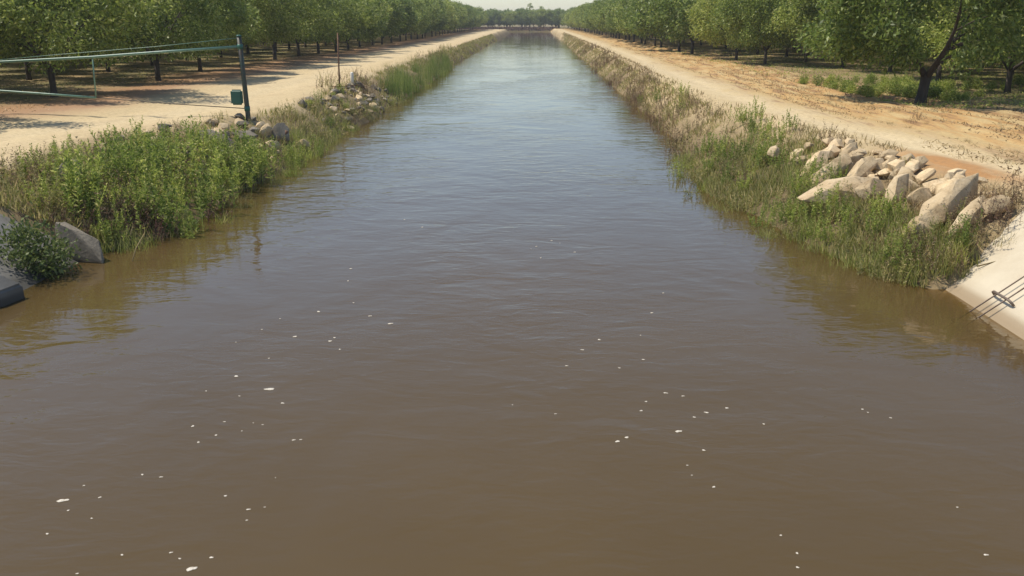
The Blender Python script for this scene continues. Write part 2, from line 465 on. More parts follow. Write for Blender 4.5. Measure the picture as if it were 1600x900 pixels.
# ------------------------------------------------------------------ water: muddy, clearer where it is only centimetres deep
def water_mat():
    m, nt, out = newmat('muddy_water')
    geo = N(nt, 'ShaderNodeNewGeometry')
    P = geo.outputs['Position']
    dep = N(nt, 'ShaderNodeAttribute', attribute_name='depth').outputs['Fac']
    patch = noise_tex(nt, P, 0.22, 3, 0.5, (1, 0.55, 1), 0.4)
    patch = ramp(nt, patch, [(0.38, 0.35), (0.62, 1.0)])
    w1 = noise_tex(nt, P, 1.15, 3, 0.5, (0.75, 1.25, 1), 0.8)
    w2 = noise_tex(nt, P, 4.2, 3, 0.55, (0.7, 1.3, 1), 0.5)
    w3 = noise_tex(nt, P, 0.35, 2, 0.5, (1, 0.8, 1), 1.2)
    hh = math_(nt, 'ADD', math_(nt, 'MULTIPLY', w1, 0.044), math_(nt, 'MULTIPLY', w2, 0.0165))
    hh = math_(nt, 'MULTIPLY', hh, patch)
    hh = math_(nt, 'ADD', hh, math_(nt, 'MULTIPLY', w3, 0.05))
    sepw = N(nt, 'ShaderNodeSeparateXYZ', {0: P})       # the reach beyond the gate and pole runs deeper and calmer
    calm = ramp(nt, math_(nt, 'DIVIDE', sepw.outputs[1], 200.0, True), [(0.0, 1.0), (0.2, 1.0), (0.5, 0.42), (1.0, 0.22)])
    hh = math_(nt, 'MULTIPLY', hh, calm)
    bp = N(nt, 'ShaderNodeBump', {'Height': hh, 'Strength': 1.0, 'Distance': 0.55})
    silt = noise_tex(nt, P, 0.16, 4, 0.55, (1, 0.5, 1), 1.0)
    col = ramp(nt, silt, [(0.3, (0.080, 0.053, 0.020)), (0.7, (0.094, 0.0625, 0.0245))])
    dif = N(nt, 'ShaderNodeBsdfDiffuse', {'Color': col})
    clear = N(nt, 'ShaderNodeBsdfTransparent', {'Color': (0.80, 0.70, 0.48, 1)})
    op = math_(nt, 'SUBTRACT', 1.0, math_(nt, 'POWER', 2.718, math_(nt, 'MULTIPLY', dep, -4.2)))
    body = N(nt, 'ShaderNodeMixShader', {0: op, 1: clear.outputs[0], 2: dif.outputs[0]})
    gl = N(nt, 'ShaderNodeBsdfGlossy', {'Color': (1, 1, 1, 1), 'Roughness': 0.04, 'Normal': bp.outputs[0]})
    fr = N(nt, 'ShaderNodeFresnel', {'IOR': 1.333, 'Normal': bp.outputs[0]})
    mx = N(nt, 'ShaderNodeMixShader', {0: fr.outputs[0], 1: body.outputs[0], 2: gl.outputs[0]})
    nt.links.new(mx.outputs[0], out.inputs['Surface'])
    return m
wx = axis(-130, 12, -9, 8, 0.2, 1.5)
wy = axis(-36, 338, 8, 40, 0.3, 1.04)
WX, WY = np.meshgrid(wx, wy)
WZ = land(WX, WY)[0]
wi = np.arange(WX.size).reshape(WX.shape)
WQ = np.stack([wi[:-1, :-1], wi[:-1, 1:], wi[1:, 1:], wi[1:, :-1]], -1).reshape(-1, 4)
keep = (WZ.ravel()[WQ].min(1) < 0.12)
dep = np.clip(-WZ, 0, 3)
wme = mesh_np('water', np.stack([WX.ravel(), WY.ravel(), np.zeros(WX.size)], 1), WQ[keep], None, water_mat(), True, {'depth': dep.ravel()})
obj('water', wme)['kind'] = 'structure'

# ------------------------------------------------------------------ leaves and plants
def leaf_quads(P, Dn, Ln, Wd, rng, droop=None):
    """P base points, Dn unit directions, lengths, widths -> diamond leaves (verts, quads)"""
    n = len(P)
    rnd = rng.normal(size=(n, 3))
    side = np.cross(Dn, rnd); side /= np.linalg.norm(side, axis=1, keepdims=True) + 1e-9
    tip = P + Dn * Ln[:, None]
    if droop is not None: tip[:, 2] -= droop * Ln
    mid = P + Dn * (Ln * 0.45)[:, None]
    V = np.stack([P, mid + side * (Wd / 2)[:, None], tip, mid - side * (Wd / 2)[:, None]], 1).reshape(-1, 3)
    Q = np.arange(n * 4).reshape(n, 4)
    return V, Q

def unit(v): return v / (np.linalg.norm(v, axis=1, keepdims=True) + 1e-9)

def crown_geo(seed, n_blob, per, ll, lw, Rr=3.2, zc=3.75, hz=2.5, lean=(0, 0)):
    rng = np.random.default_rng(seed)
    Ps, Ds = [], []
    # lopsided outline
    a0 = rng.uniform(0, 6.28, 4); am = rng.uniform(0.04, 0.13, 4)
    for b in range(n_blob):
        th = rng.uniform(0, 2 * math.pi)
        el = math.asin(rng.uniform(-0.86, 1.0))
        r = rng.uniform(0.35, 1.0) ** 0.5
        k = 1 + sum(am[i] * math.sin((i + 1) * th + a0[i]) for i in range(4))
        c = np.array([math.cos(th) * math.cos(el) * Rr * r * k, math.sin(th) * math.cos(el) * Rr * r * k, zc + math.sin(el) * hz * r])
        if c[2] < zc: c[:2] *= 1.0 - 0.18 * (zc - c[2]) / hz
        c[:2] += np.array(lean) * (c[2] / zc)
        rad = rng.uniform(0.42, 0.95) * Rr / 3.2
        m = int(per * (rad / 0.7) ** 2 * rng.uniform(0.7, 1.25))
        q = rng.normal(size=(m, 3)); q = unit(q) * (rng.uniform(0, 1, m) ** 0.45)[:, None] * rad
        q[:, 2] *= 0.8
        Ps.append(c + q)
        out = unit(c[None] - np.array([0, 0, zc - 1.2]) + q * 2.0)
        Ds.append(unit(out * 0.5 + rng.normal(size=(m, 3)) * 0.75 + np.array([0, 0, -0.25])))
    P = np.concatenate(Ps); Dn = np.concatenate(Ds)
    ok = P[:, 2] > 1.05
    P, Dn = P[ok], Dn[ok]
    n = len(P)
    return leaf_quads(P, Dn, rng.uniform(0.7, 1.3, n) * ll, rng.uniform(0.75, 1.25, n) * lw, rng)

def trunk_mesh(name, seed, forked=False, sides=8):
    rnd = random.Random(seed)
    mb = MB()
    h = rnd.uniform(0.75, 1.05)
    lx, ly = rnd.uniform(-0.12, 0.12), rnd.uniform(-0.12, 0.12)
    r0 = 0.17 if forked else rnd.uniform(0.10, 0.135)
    mb.tube([(0, 0, -0.25), (0, 0, 0.02), (lx * 0.3, ly * 0.3, 0.3), (lx, ly, h)], [r0 * 1.45, r0 * 1.25, r0, r0 * 1.05], sides)
    nl = 3 if forked else rnd.randint(4, 5)
    a0 = rnd.uniform(0, 6.28)
    for k in range(nl):
        a = a0 + 2 * math.pi * k / nl + rnd.uniform(-0.35, 0.35)
        L = rnd.uniform(2.6, 3.6); tl = rnd.uniform(0.42, 0.75)
        p = Vector((lx, ly, h - 0.12)); pts = [p.copy()]; rr = [r0 * 0.72]
        dirv = Vector((math.cos(a) * math.sin(tl), math.sin(a) * math.sin(tl), math.cos(tl)))
        for s in range(5):
            dirv = (dirv + Vector((rnd.uniform(-.16, .16), rnd.uniform(-.16, .16), rnd.uniform(-0.05, .1)))).normalized()
            p = p + dirv * L / 5; pts.append(p.copy()); rr.append(r0 * 0.72 * (1 - (s + 1) / 5.6))
        mb.tube(pts, rr, 6)
        for s in (1, 2, 2, 3, 3, 4):
            q = pts[s]; b = a + rnd.uniform(-1.3, 1.3)
            d2 = Vector((math.cos(b), math.sin(b), rnd.uniform(0.1, 0.9))).normalized()
            L2 = rnd.uniform(0.9, 1.7)
            mb.tube([q, q + d2 * L2 * 0.5 + Vector((0, 0, .05)), q + d2 * L2], [rr[s] * 0.55, rr[s] * 0.4, 0.012], 5, False)
    return mb.build(name, M['bark'])

rngT = random.Random(7)
near_crowns = []
for i in range(6):
    V, Q = crown_geo(100 + i, 84, 225, 0.19, 0.08, Rr=3.75 + 0.2 * (i % 3), zc=3.5, hz=2.75)
    near_crowns.append(mesh_np('crown_near', V, Q, None, M['leaf']))
mid_crowns = []
for i in range(6):
    V, Q = crown_geo(200 + i, 84, 105, 0.30, 0.13, Rr=3.75 + 0.18 * (i % 3), zc=3.5, hz=2.75)
    mid_crowns.append(mesh_np('crown_mid', V, Q, None, M['leaf']))
trunks = [trunk_mesh('trunk_mesh', 300 + i, i == 0) for i in range(6)]

def tree(x, y, label, group, near, i, s=1.0, rz=None, forked=False, name='orchard_tree'):
    z = gz(x, y)
    t = empty(name, (x, y, z - 0.02), rngT.uniform(0, 6.28) if rz is None else rz, s)
    tag(t, label, 'tree', group)
    t.scale = (s * rngT.uniform(.92, 1.06), s * rngT.uniform(.92, 1.06), s * rngT.uniform(.9, 1.1))
    obj('trunk', trunks[0] if forked else trunks[i % 5 + 1], t)
    c = obj('crown', (near_crowns if near else mid_crowns)[i % 6], t)
    return t

spots = []          # x, y, row class
LY = [24.3, 34.2, 43.9, 51, 58.4, 66, 72.8, 79]
while LY[-1] < 296: LY.append(LY[-1] + rngT.uniform(6.6, 7.3))
RY = [(13.9, 32.6), (15.6, 61.6), (15.3, 69), (13.8, 79.5), (14.2, 89), (13.7, 98)]
while RY[-1][1] < 318: RY.append((13.9 + rngT.uniform(-.3, .3), RY[-1][1] + rngT.uniform(6.6, 7.3)))
for y in LY: spots.append((-18.5 + rngT.uniform(-.3, .3), y, 'L0'))
for k in range(1, 9):
    y = 30 + rngT.uniform(-2, 2) + (k > 3) * 8
    while y < 298:
        spots.append((-18.1 - 6.4 * k + rngT.uniform(-.35, .35), y, 'L%d' % k)); y += rngT.uniform(6.7, 7.3)
for x, y in RY: spots.append((x, y, 'R0'))
for k in range(1, 8):
    y = (37.5 if k == 1 else 36) + rngT.uniform(-1.2, 1.2)
    while y < 318:
        spots.append((13.9 + 6.0 * k + rngT.uniform(-.35, .35), y, 'R%d' % k)); y += rngT.uniform(6.7, 7.3)

def vis_score(s):
    x, y, c = s
    k = int(c[1])
    return y * (1 + 0.45 * k) + (0 if abs(x) < 0.62 * y + 4 else 400)
spots.sort(key=vis_score)
N_IND = 262
LAB = {'L0': ('orchard tree of the outermost row, shading the edge of the gated sandy road', 'outermost tree row along the gated road'),
       'L+': ('orchard tree standing inside the orchard behind the gated road’s first row', 'trees inside the orchard on the gate side'),
       'R0': ('orchard tree of the outermost row beside the raked tan dirt strip', 'outermost tree row along the raked dirt strip'),
       'R+': ('orchard tree inside the orchard behind the row by the raked dirt strip', 'trees inside the orchard on the rubble side')}
LAB['L+'] = ('orchard tree standing inside the orchard, behind the row lining the gated road', LAB['L+'][1])
ORD = ['second', 'third', 'fourth', 'fifth', 'sixth', 'seventh', 'eighth', 'ninth', 'tenth', 'eleventh', 'twelfth']
for i, (x, y, c) in enumerate(spots[:N_IND]):
    key = c if c[1] == '0' else c[0] + '+'
    lab, grp = LAB[key]
    if c == 'R0' and y < 40:
        t = tree(x, y, 'bright leafy tree with forked dark trunk standing in green weeds by the dirt strip', None, True, 0, 1.02, 0.6, True)
        continue
    if c == 'R0' and 60 < y < 63:
        lab, grp = 'dark shaded tree with leaning thick trunk at the end of the gap in its row', None
    if c == 'L0' and y > 30:
        k = LY.index(y) - 1
        lab = ('outermost-row orchard tree just behind the pipe gate, its trunk framed by the gate bars' if k == 0 else
               ORD[k - 1] + ' tree of the outermost row counted onward from the pipe gate' if k <= len(ORD) else
               'orchard tree far along the outermost row shading the gated sandy road')
    if c == 'R0' and y > 63:
        k = [q[1] for q in RY].index(y) - 2
        lab = (ORD[k] + ' tree of its row past the weedy gap beyond the forked tree' if k < len(ORD) else
               'orchard tree far along the outermost row beside the raked tan dirt strip')
    if c == 'L0' and y < 30: lab, grp = 'orchard tree at the roadside short of the pipe gate', None
    tree(x, y, lab, grp, y < 75, i * 5 + 1, 0.8 if (c == 'L0' and y < 30) else rngT.uniform(0.88, 1.1))

# the rest of the orchards, and the plantation beyond the canal's end, too many to take singly
def far_wood(name, pts, seed, label):
    rng = np.random.default_rng(seed)
    protos = []
    for i in range(4):
        V, Q = crown_geo(seed + i, 52, 30, 0.60, 0.29, Rr=3.6, zc=3.7, hz=2.6)
        protos.append((V, Q))
    Vs, Qs_ = [], []
    tb = MB(); off = 0
    for j, (x, y) in enumerate(pts):
        V, Q = protos[j % 4]
        a = rng.uniform(0, 6.28); s = rng.uniform(0.9, 1.1)
        c, sn = math.cos(a), math.sin(a)
        z0 = GZ
        VV = np.stack([(V[:, 0] * c - V[:, 1] * sn) * s + x, (V[:, 0] * sn + V[:, 1] * c) * s + y, V[:, 2] * s + z0], 1)
        Vs.append(VV); Qs_.append(Q + off); off += len(VV)
        tb.tube([(x, y, z0 - 0.2), (x, y, z0 + 0.9), (x + rng.uniform(-.5, .5), y, z0 + 2.6)], [0.2, 0.16, 0.08], 5, False)
    root = empty(name, (0, 0, 0))
    tag(root, label, 'trees', None, 'stuff')
    a = obj('crown', mesh_np('wood_crowns', np.concatenate(Vs), np.concatenate(Qs_), None, M['leaf']), root)
    b = obj('trunk', tb.build('wood_trunks', M['bark']), root)
    a['kind'] = 'stuff'; b['kind'] = 'stuff'
    return root
far_wood('distant_orchard', [(x, y) for x, y, c in spots[N_IND:]], 400, 'mass of distant orchard trees deep behind the tree rows along the canal')
FX = []
for r_ in range(6):
    x = -150.0
    while x < 150:
        if not (r_ == 0 and -36 < x < 30):
            FX.append((x + rngT.uniform(-.5, .5), 344 + 6 * r_ + rngT.uniform(-.5, .5)))
        x += rngT.uniform(6, 6.8)
far_wood('far_plantation', FX, 450, 'far plantation of green trees beyond the end of the canal')
x = -34.0; i = 0
while x < 30:
    tree(x, 345 + rngT.uniform(-.6, .6), 'small far tree in the front row beyond the end of the canal', 'front row of trees beyond the canal end', False, i, rngT.uniform(0.92, 1.08))
    x += 4.3; i += 1

def tall_tree(x, y, h, lab, seed):
    t = empty('tall_tree', (x, y, GZ))
    tag(t, lab, 'tree')
    obj('trunk', MB().tube([(0, 0, -.2), (0.1, 0, h * .4), (0.0, 0, h * 0.75), (0.05, 0, h * .95)], [0.3, 0.24, 0.18, 0.06], 7).build('tall_trunk', M['bark']), t)
    V, Q = crown_geo(seed, 26, 60, 0.45, 0.22, Rr=1.7, zc=h - 2.0, hz=2.0)
    obj('crown', mesh_np('tall_crown', V, Q, None, M['leaf']), t)
tall_tree(-1.2, 395, 9.8, 'taller of two dark treetops rising above the far tree line', 501)
tall_tree(3.6, 398, 8.6, 'shorter of two dark treetops rising above the far tree line', 502)

# ------------------------------------------------------------------ weeds
def merge(parts):
    V = []; Q = []; o = 0
    for v, q in parts:
        V.append(v); Q.append(q + o); o += len(v)
    return np.concatenate(V), np.concatenate(Q)

def strip(pts, wid, rng):
    """a flat tapering blade along pts (k,3)"""
    k = len(pts)
    d = pts[-1] - pts[0]
    s = np.cross(d, rng.normal(size=3)); s /= np.linalg.norm(s) + 1e-9
    w = wid * np.linspace(1, 0.12, k)[:, None] * 0.5
    V = np.stack([pts - s * w, pts + s * w], 1).reshape(-1, 3)
    Q = np.array([(2 * i, 2 * i + 1, 2 * i + 3, 2 * i + 2) for i in range(k - 1)])
    return V, Q

def feathery(seed, stems=7, h=(0.55, 1.1), spread=0.2, per=52, ll=0.13, lw=0.026, lean=0.16):
    rng = np.random.default_rng(seed); parts = []
    for s in range(stems):
        b = np.array([*(rng.normal(size=2) * spread), 0.0]); H = rng.uniform(*h)
        ln = rng.normal(size=2) * lean
        t = np.linspace(0, 1, 4)[:, None]
        pts = b + np.concatenate([ln[None] * t ** 1.5 * H, t * H], 1)
        pts[0, 2] -= 0.12
        parts.append(strip(pts, 0.014, rng))
        m = per
        tt = rng.uniform(0.12, 1.0, m)
        P = b + np.concatenate([ln[None] * (tt[:, None] ** 1.5) * H, tt[:, None] * H], 1)
        a = rng.uniform(0, 6.28, m)
        el = rng.uniform(0.3, 1.25, m)
        Dn = np.stack([np.cos(a) * np.cos(el), np.sin(a) * np.cos(el), np.sin(el)], 1)
        parts.append(leaf_quads(P, Dn, ll * (1.25 - 0.7 * tt) * rng.uniform(0.7, 1.3, m), np.full(m, lw), rng, 0.15))
    return merge(parts)

def blades(seed, n=42, h=(0.4, 1.0), spread=0.16, wid=0.016, arch=0.25):
    rng = np.random.default_rng(seed); parts = []
    for s in range(n):
        b = np.array([*(rng.normal(size=2) * spread), -0.08]); H = rng.uniform(*h)
        a = rng.uniform(0, 6.28); ar = rng.uniform(0, arch) * H
        t = np.linspace(0, 1, 4)
        pts = np.stack([b[0] + math.cos(a) * ar * t ** 2, b[1] + math.sin(a) * ar * t ** 2, b[2] + H * (t - 0.12 * t ** 3 * ar / (H + 1e-6))], 1)
        parts.append(strip(pts, wid * rng.uniform(.7, 1.3), rng))
    return merge(parts)

def bushy(seed, Rr=0.5, H=0.6, n=700, ll=0.085, lw=0.035):
    rng = np.random.default_rng(seed); parts = []
    nb = 26
    th = rng.uniform(0, 6.28, nb); rr = np.sqrt(rng.uniform(0.02, 1, nb)) * Rr * 0.85
    C = np.stack([np.cos(th) * rr, np.sin(th) * rr, rng.uniform(0.2, 1.0, nb) * H * np.sqrt(np.clip(1 - (rr / Rr) ** 2 * 0.8, 0, 1))], 1)
    C[:, :2] *= 0.85
    for c in C:
        t = np.linspace(0, 1, 3)[:, None]
        pts = c[None] * np.concatenate([t, t, t ** 0.8], 1); pts[0, 2] -= .1
        parts.append(strip(pts, 0.016, rng))
    pick = rng.integers(0, nb, n)
    P = C[pick] * np.where(rng.uniform(0, 1, n) < .35, rng.uniform(.1, 1, n), 1.0)[:, None] + rng.normal(size=(n, 3)) * Rr * 0.17
    P[:, 2] = np.maximum(P[:, 2], 0.02)
    Dn = unit(rng.normal(size=(n, 3)) * 0.8 + P * 0.8 + np.array([0, 0, 0.35]))
    parts.append(leaf_quads(P, Dn, rng.uniform(.6, 1.3, n) * ll, rng.uniform(.7, 1.2, n) * lw, rng, 0.1))
    return merge(parts)

def pm(name, geo, mat): return mesh_np(name, geo[0], geo[1], None, mat)

K = {
    'feather': [pm('feathery_weed', feathery(600 + i, 8 + i % 3), M['weed']) for i in range(6)],
    'feather_olive': [pm('olive_weed', feathery(620 + i, 8, (0.4, 0.85), .22, 34, .12, .022), M['olive']) for i in range(5)],
    'reed': [pm('reed_clump', blades(640 + i, 60, (.5, 1.15), .2, .02, .22), M['reed']) for i in range(4)],
    'grass': [pm('grass_clump', blades(650 + i, 70, (.3, .8), .2, .016, .6), M['weed']) for i in range(5)],
    'grass_olive': [pm('grass_clump_olive', blades(660 + i, 60, (.25, .7), .22, .015, .7), M['olive']) for i in range(4)],
    'dry': [pm('dry_weed', feathery(670 + i, 11, (.35, .85), .24, 22, .10, .02, .3), M['dry']) for i in range(5)],
    'russet': [pm('russet_weed', feathery(680 + i, 14, (.35, .8), .24, 18, .09, .016, .25), M['russet']) for i in range(4)],
    'straw': [pm('straw_tuft', blades(700 + i, 60, (.2, .5), .16, .014, .9), M['straw']) for i in range(3)],
    'leafy': [pm('leafy_weed', bushy(690 + i, .36, .5, 520, .09, .034), M['weed']) for i in range(4)],
}
rngP = random.Random(21)
LBL = {
    ('feather', 0): ('tall feathery green weed in the thicket on the bank below the green gate', 'feathery weeds on the gate-side bank'),
    ('feather', 1): ('feathery green weed at the water’s edge below the pale rubble slabs', 'feathery weeds on the rubble-side bank'),
    ('feather_olive', 0): ('olive yellowing weed on the bank between the green gate and rusty pole', 'olive weeds on the gate-side bank'),
    ('feather_olive', 1): ('olive yellowing weed at the waterline of the bank with the rubble slabs', 'olive weeds on the rubble-side bank'),
    ('reed', 0): ('bright green reed clump standing in the water beyond the rusty pole', 'reed clumps beyond the rusty pole'),
    ('reed', 1): ('bright green reed clump at the waterline on the rubble-slab bank', 'reed clumps on the rubble-side bank'),
    ('grass', 0): ('arching green grass clump at the waterline of the gate-side bank', 'grass clumps on the gate-side bank'),
    ('grass', 1): ('arching green grass clump overhanging the water below the rubble slabs', 'grass clumps on the rubble-side bank'),
    ('grass_olive', 0): ('olive grass clump along the crest of the gate-side bank', 'olive grass clumps on the gate-side bank'),
    ('grass_olive', 1): ('olive grass clump on the crest of the rubble-slab bank', 'olive grass clumps on the rubble-side bank'),
    ('dry', 0): ('dry tan weed on the sunny top of the gate-side bank', 'dry weeds on the gate-side bank'),
    ('dry', 1): ('dry tan-brown weed on the steep bank beside the raked dirt strip’s track', 'dry weeds on the rubble-side bank'),
    ('russet', 0): ('russet dead weed among the green growth on the gate-side bank', 'russet weeds on the gate-side bank'),
    ('russet', 1): ('russet dead weed leaning over the water on the bank beside the raked dirt track', 'russet weeds on the rubble-side bank'),
    ('straw', 1): ('yellow straw tuft on the bank with the pale rubble and raked strip', 'straw tufts on the rubble-side bank'),
    ('leafy', 0): ('low broad-leaved green weed on the gate-side bank', 'broad-leaved weeds on the gate-side bank'),
    ('leafy', 1): ('low broad-leaved green weed under the trees beside the forked tree trunk', 'broad-leaved weeds round the forked tree'),
}
NM = {'feather': 'feathery_weed', 'feather_olive': 'olive_weed', 'reed': 'reed_clump', 'grass': 'grass_clump', 'grass_olive': 'olive_grass_clump',
      'dry': 'dry_weed', 'russet': 'russet_weed', 'leafy': 'leafy_weed', 'straw': 'straw_tuft'}
CAT = {'reed': 'reeds', 'grass': 'grass clump', 'grass_olive': 'grass clump', 'straw': 'grass tuft'}
SHORT = {'feather': 'feathery green weed', 'feather_olive': 'olive yellowing weed', 'reed': 'bright green reed clump', 'grass': 'arching green grass clump',
         'grass_olive': 'olive grass clump', 'dry': 'dry tan weed', 'russet': 'russet dead weed', 'leafy': 'broad-leaved green weed', 'straw': 'yellow straw tuft'}
LANDMARK = {0: [(-8.97, 17.0, 'the rounded grey boulder in the thicket'), (-7.6, 15.5, 'the broken grey concrete slab by the dark bush'), (-8.6, 24.2, 'the flat grey slab below the gate'),
                (-7.54, 26.7, 'the upright dark grey block near the gate post'), (-8.3, 38.9, 'the thin rusty pole'), (-8.55, 43.0, 'the short white marker pipe')],
            1: [(6.98, 14.75, 'the large smooth pale boulder'), (6.05, 17.35, 'the broad flat-faced rubble block'), (6.35, 19.9, 'the long tilted rubble slab'),
                (5.8, 21.3, 'the half-buried white stone'), (6.5, 13.3, 'the corner of the pale concrete slope'), (13.9, 32.6, 'the forked tree trunk')]}
def plant(kind, side, x, y, s=1.0, lab=None):
    ms = K[kind]
    o = obj(NM[kind], ms[rngP.randrange(len(ms))])
    z = max(gz(x, y), -0.15)
    o.location = (x, y, z); o.rotation_euler = (rngP.uniform(-.08, .08), rngP.uniform(-.08, .08), rngP.uniform(0, 6.28))
    sz = s * rngP.uniform(.82, 1.18)
    o.scale = (sz, sz, sz * rngP.uniform(.9, 1.12))
    l, g = LBL[(kind, side)]
    best = min(LANDMARK[side], key=lambda q: math.hypot(q[0] - x, q[1] - y))
    if math.hypot(best[0] - x, best[1] - y) < (1.2 if y < 30 else 2.5):
        l = SHORT[kind] + ' growing beside ' + best[2]; g = NM[kind].replace('_', ' ') + 's beside ' + best[2]
    tag(o, lab or l, CAT.get(kind, 'weed'), g)
    return o
def bank_pt(side, y, t):
    """t 0 at the waterline, 1 at the crest"""
    if side == 0: a, b = np.interp(y, YL, XL), np.interp(y, YCL, XCL)
    else: a, b = np.interp(y, YR, XR), np.interp(y, YCR, XCR)
    return float(a + (b - a) * t)
def scatter(n, side, y0, y1, t0, t1, mixw, s=1.0, pw=1.0):
    kinds = list(mixw); wts = [mixw[k] for k in kinds]
    for _ in range(n):
        y = y0 + (y1 - y0) * rngP.random() ** pw
        t = rngP.uniform(t0, t1)
        plant(rngP.choices(kinds, wts)[0], side, bank_pt(side, y, t), y, s)
# gate side: the big feathery thicket, then rubble with weeds, reeds, low growth into the distance
scatter(110, 0, 15.6, 24.0, -0.02, 0.62, {'feather': 8, 'leafy': 1.5, 'russet': 1.4, 'grass': 2, 'feather_olive': 2.5}, 0.62)
scatter(44, 0, 15.8, 23.0, -0.03, 0.42, {'feather': 8, 'russet': 1.0, 'leafy': 2}, 1.05)
scatter(34, 0, 16.2, 22.5, 0.4, 0.78, {'feather': 6, 'feather_olive': 2, 'russet': 1, 'leafy': 1}, 0.66)
scatter(40, 0, 15.25, 17.8, 0.1, 1.05, {'feather_olive': 3, 'russet': 3, 'dry': 1}, 0.8)
scatter(24, 0, 18, 25, 0.7, 0.95, {'feather_olive': 4, 'grass_olive': 3, 'dry': 2.5}, 0.32)
scatter(30, 0, 23.5, 29, -0.05, 0.3, {'grass': 5, 'feather': 1, 'feather_olive': 2}, 0.55)
scatter(9, 0, 24, 29, 0.3, 1.0, {'feather_olive': 3, 'grass_olive': 3, 'dry': 2}, 0.42)
scatter(40, 0, 29, 39, 0.0, 0.8, {'feather_olive': 4, 'feather': 1.5, 'dry': 2, 'grass_olive': 2, 'leafy': 2}, 0.58)
scatter(20, 0, 38, 47, 0.3, 1.15, {'russet': 5, 'dry': 2, 'feather_olive': 1.5}, 0.8)
scatter(74, 0, 46, 82, -0.12, 0.45, {'reed': 8, 'grass': 1}, 0.95, 1.3)
scatter(30, 0, 50, 100, 0.4, 1.1, {'grass_olive': 3, 'feather_olive': 2, 'dry': 2}, 0.8)
scatter(40, 0, 80, 190, 0.0, 0.8, {'feather_olive': 3, 'grass_olive': 3, 'grass': 2, 'dry': 1.5}, 0.75, 1.4)
# rubble side
scatter(70, 1, 13.4, 18.5, -0.05, 0.42, {'feather': 3, 'grass': 3, 'feather_olive': 4, 'dry': 3}, 0.56)
scatter(72, 1, 18.2, 26, -0.05, 0.66, {'feather': 4, 'grass': 3, 'feather_olive': 4, 'reed': 0.8, 'dry': 2.5}, 0.6)
scatter(12, 1, 21, 28, 0.6, 0.95, {'feather': 3, 'dry': 2, 'grass_olive': 1}, 0.6)
scatter(34, 1, 13.35, 14.6, 0.0, 0.7, {'dry': 4, 'grass_olive': 3, 'feather_olive': 2, 'russet': 1}, 0.5)
scatter(12, 1, 13.6, 15.2, 0.6, 1.1, {'dry': 4, 'russet': 2}, 0.6)
scatter(30, 1, 26, 36, 0.0, 0.8, {'dry': 6, 'feather_olive': 3, 'russet': 1, 'straw': 2}, 0.58)
scatter(26, 1, 34, 44, 0.0, 0.85, {'dry': 4, 'feather_olive': 3, 'feather': 1.2, 'russet': 2}, 0.62)
scatter(30, 1, 44, 58, -0.02, 0.9, {'russet': 6, 'dry': 4}, 0.72)
scatter(12, 1, 60, 70, 0, 0.8, {'dry': 5}, 0.5)
scatter(26, 1, 70, 84, -0.02, 0.95, {'russet': 6, 'dry': 3, 'feather_olive': 1}, 0.78)
scatter(16, 1, 95, 112, 0.0, 0.9, {'russet': 4, 'dry': 4}, 0.8)
scatter(16, 1, 120, 190, 0.0, 0.7, {'russet': 1, 'dry': 4, 'feather_olive': 1}, 0.7, 1.3)
scatter(12, 1, 15.2, 20.5, 0.5, 0.95, {'dry': 3, 'feather_olive': 2, 'straw': 3}, 0.4)
scatter(14, 0, 16, 24, 0.05, 0.6, {'dry': 3, 'russet': 2}, 0.95)
scatter(46, 0, 15.3, 30, -0.16, 0.05, {'grass': 4, 'grass_olive': 3, 'feather': 2}, 0.62)
scatter(40, 0, 28, 48, -0.14, 0.08, {'grass': 2, 'grass_olive': 3, 'feather_olive': 3}, 0.62)
scatter(60, 1, 13.6, 27, -0.2, 0.06, {'grass': 3, 'grass_olive': 3, 'feather_olive': 2, 'feather': 1.5}, 0.55)
scatter(64, 1, 27, 62, -0.16, 0.1, {'dry': 5, 'grass_olive': 3, 'russet': 2}, 0.72, 1.2)
for _ in range(26):
    y = rngP.uniform(15.0, 16.6); plant('straw', 1, rngP.uniform(6.9, 7.9), y, rngP.uniform(.5, .9))
for _ in range(20):
    y = rngP.uniform(13.9, 15.2); plant('straw', 1, rngP.uniform(7.7, 9.2), y, rngP.uniform(.6, 1.0))
for _ in range(46):
    y = 18 + 34 * rngP.random() ** 1.4; x = rngP.uniform(9.8, 13.2 + max(0, (y - 24)) * .06)
    o_ = plant('straw' if rngP.random() < .6 else 'dry', 1, x, y, rngP.uniform(.22, .45))
    tag(o_, 'small dry tuft standing on the raked dirt strip', 'grass tuft', 'dry tufts on the raked strip'); o_.name = 'dry_tuft'
# green growth round the forked tree
for _ in range(120):
    y = 33 + 11 * rngP.random() ** 1.2; x = rngP.uniform(12.2, 13.5 + (y - 30) * .75)
    if y < 34 and x < 15: continue
    plant('leafy', 1, x, y, rngP.uniform(.45, .95))

# the one dark bush against the concrete
bme = pm('bush', bushy(777, .72, .85, 2600, .085, .04), M['weed_dark'])
b_ = obj('waterside_bush', bme); b_.location = (-8.05, 13.75, -0.02)
tag(b_, 'dark green broad-leaved bush growing between the concrete lining and a broken slab', 'bush')

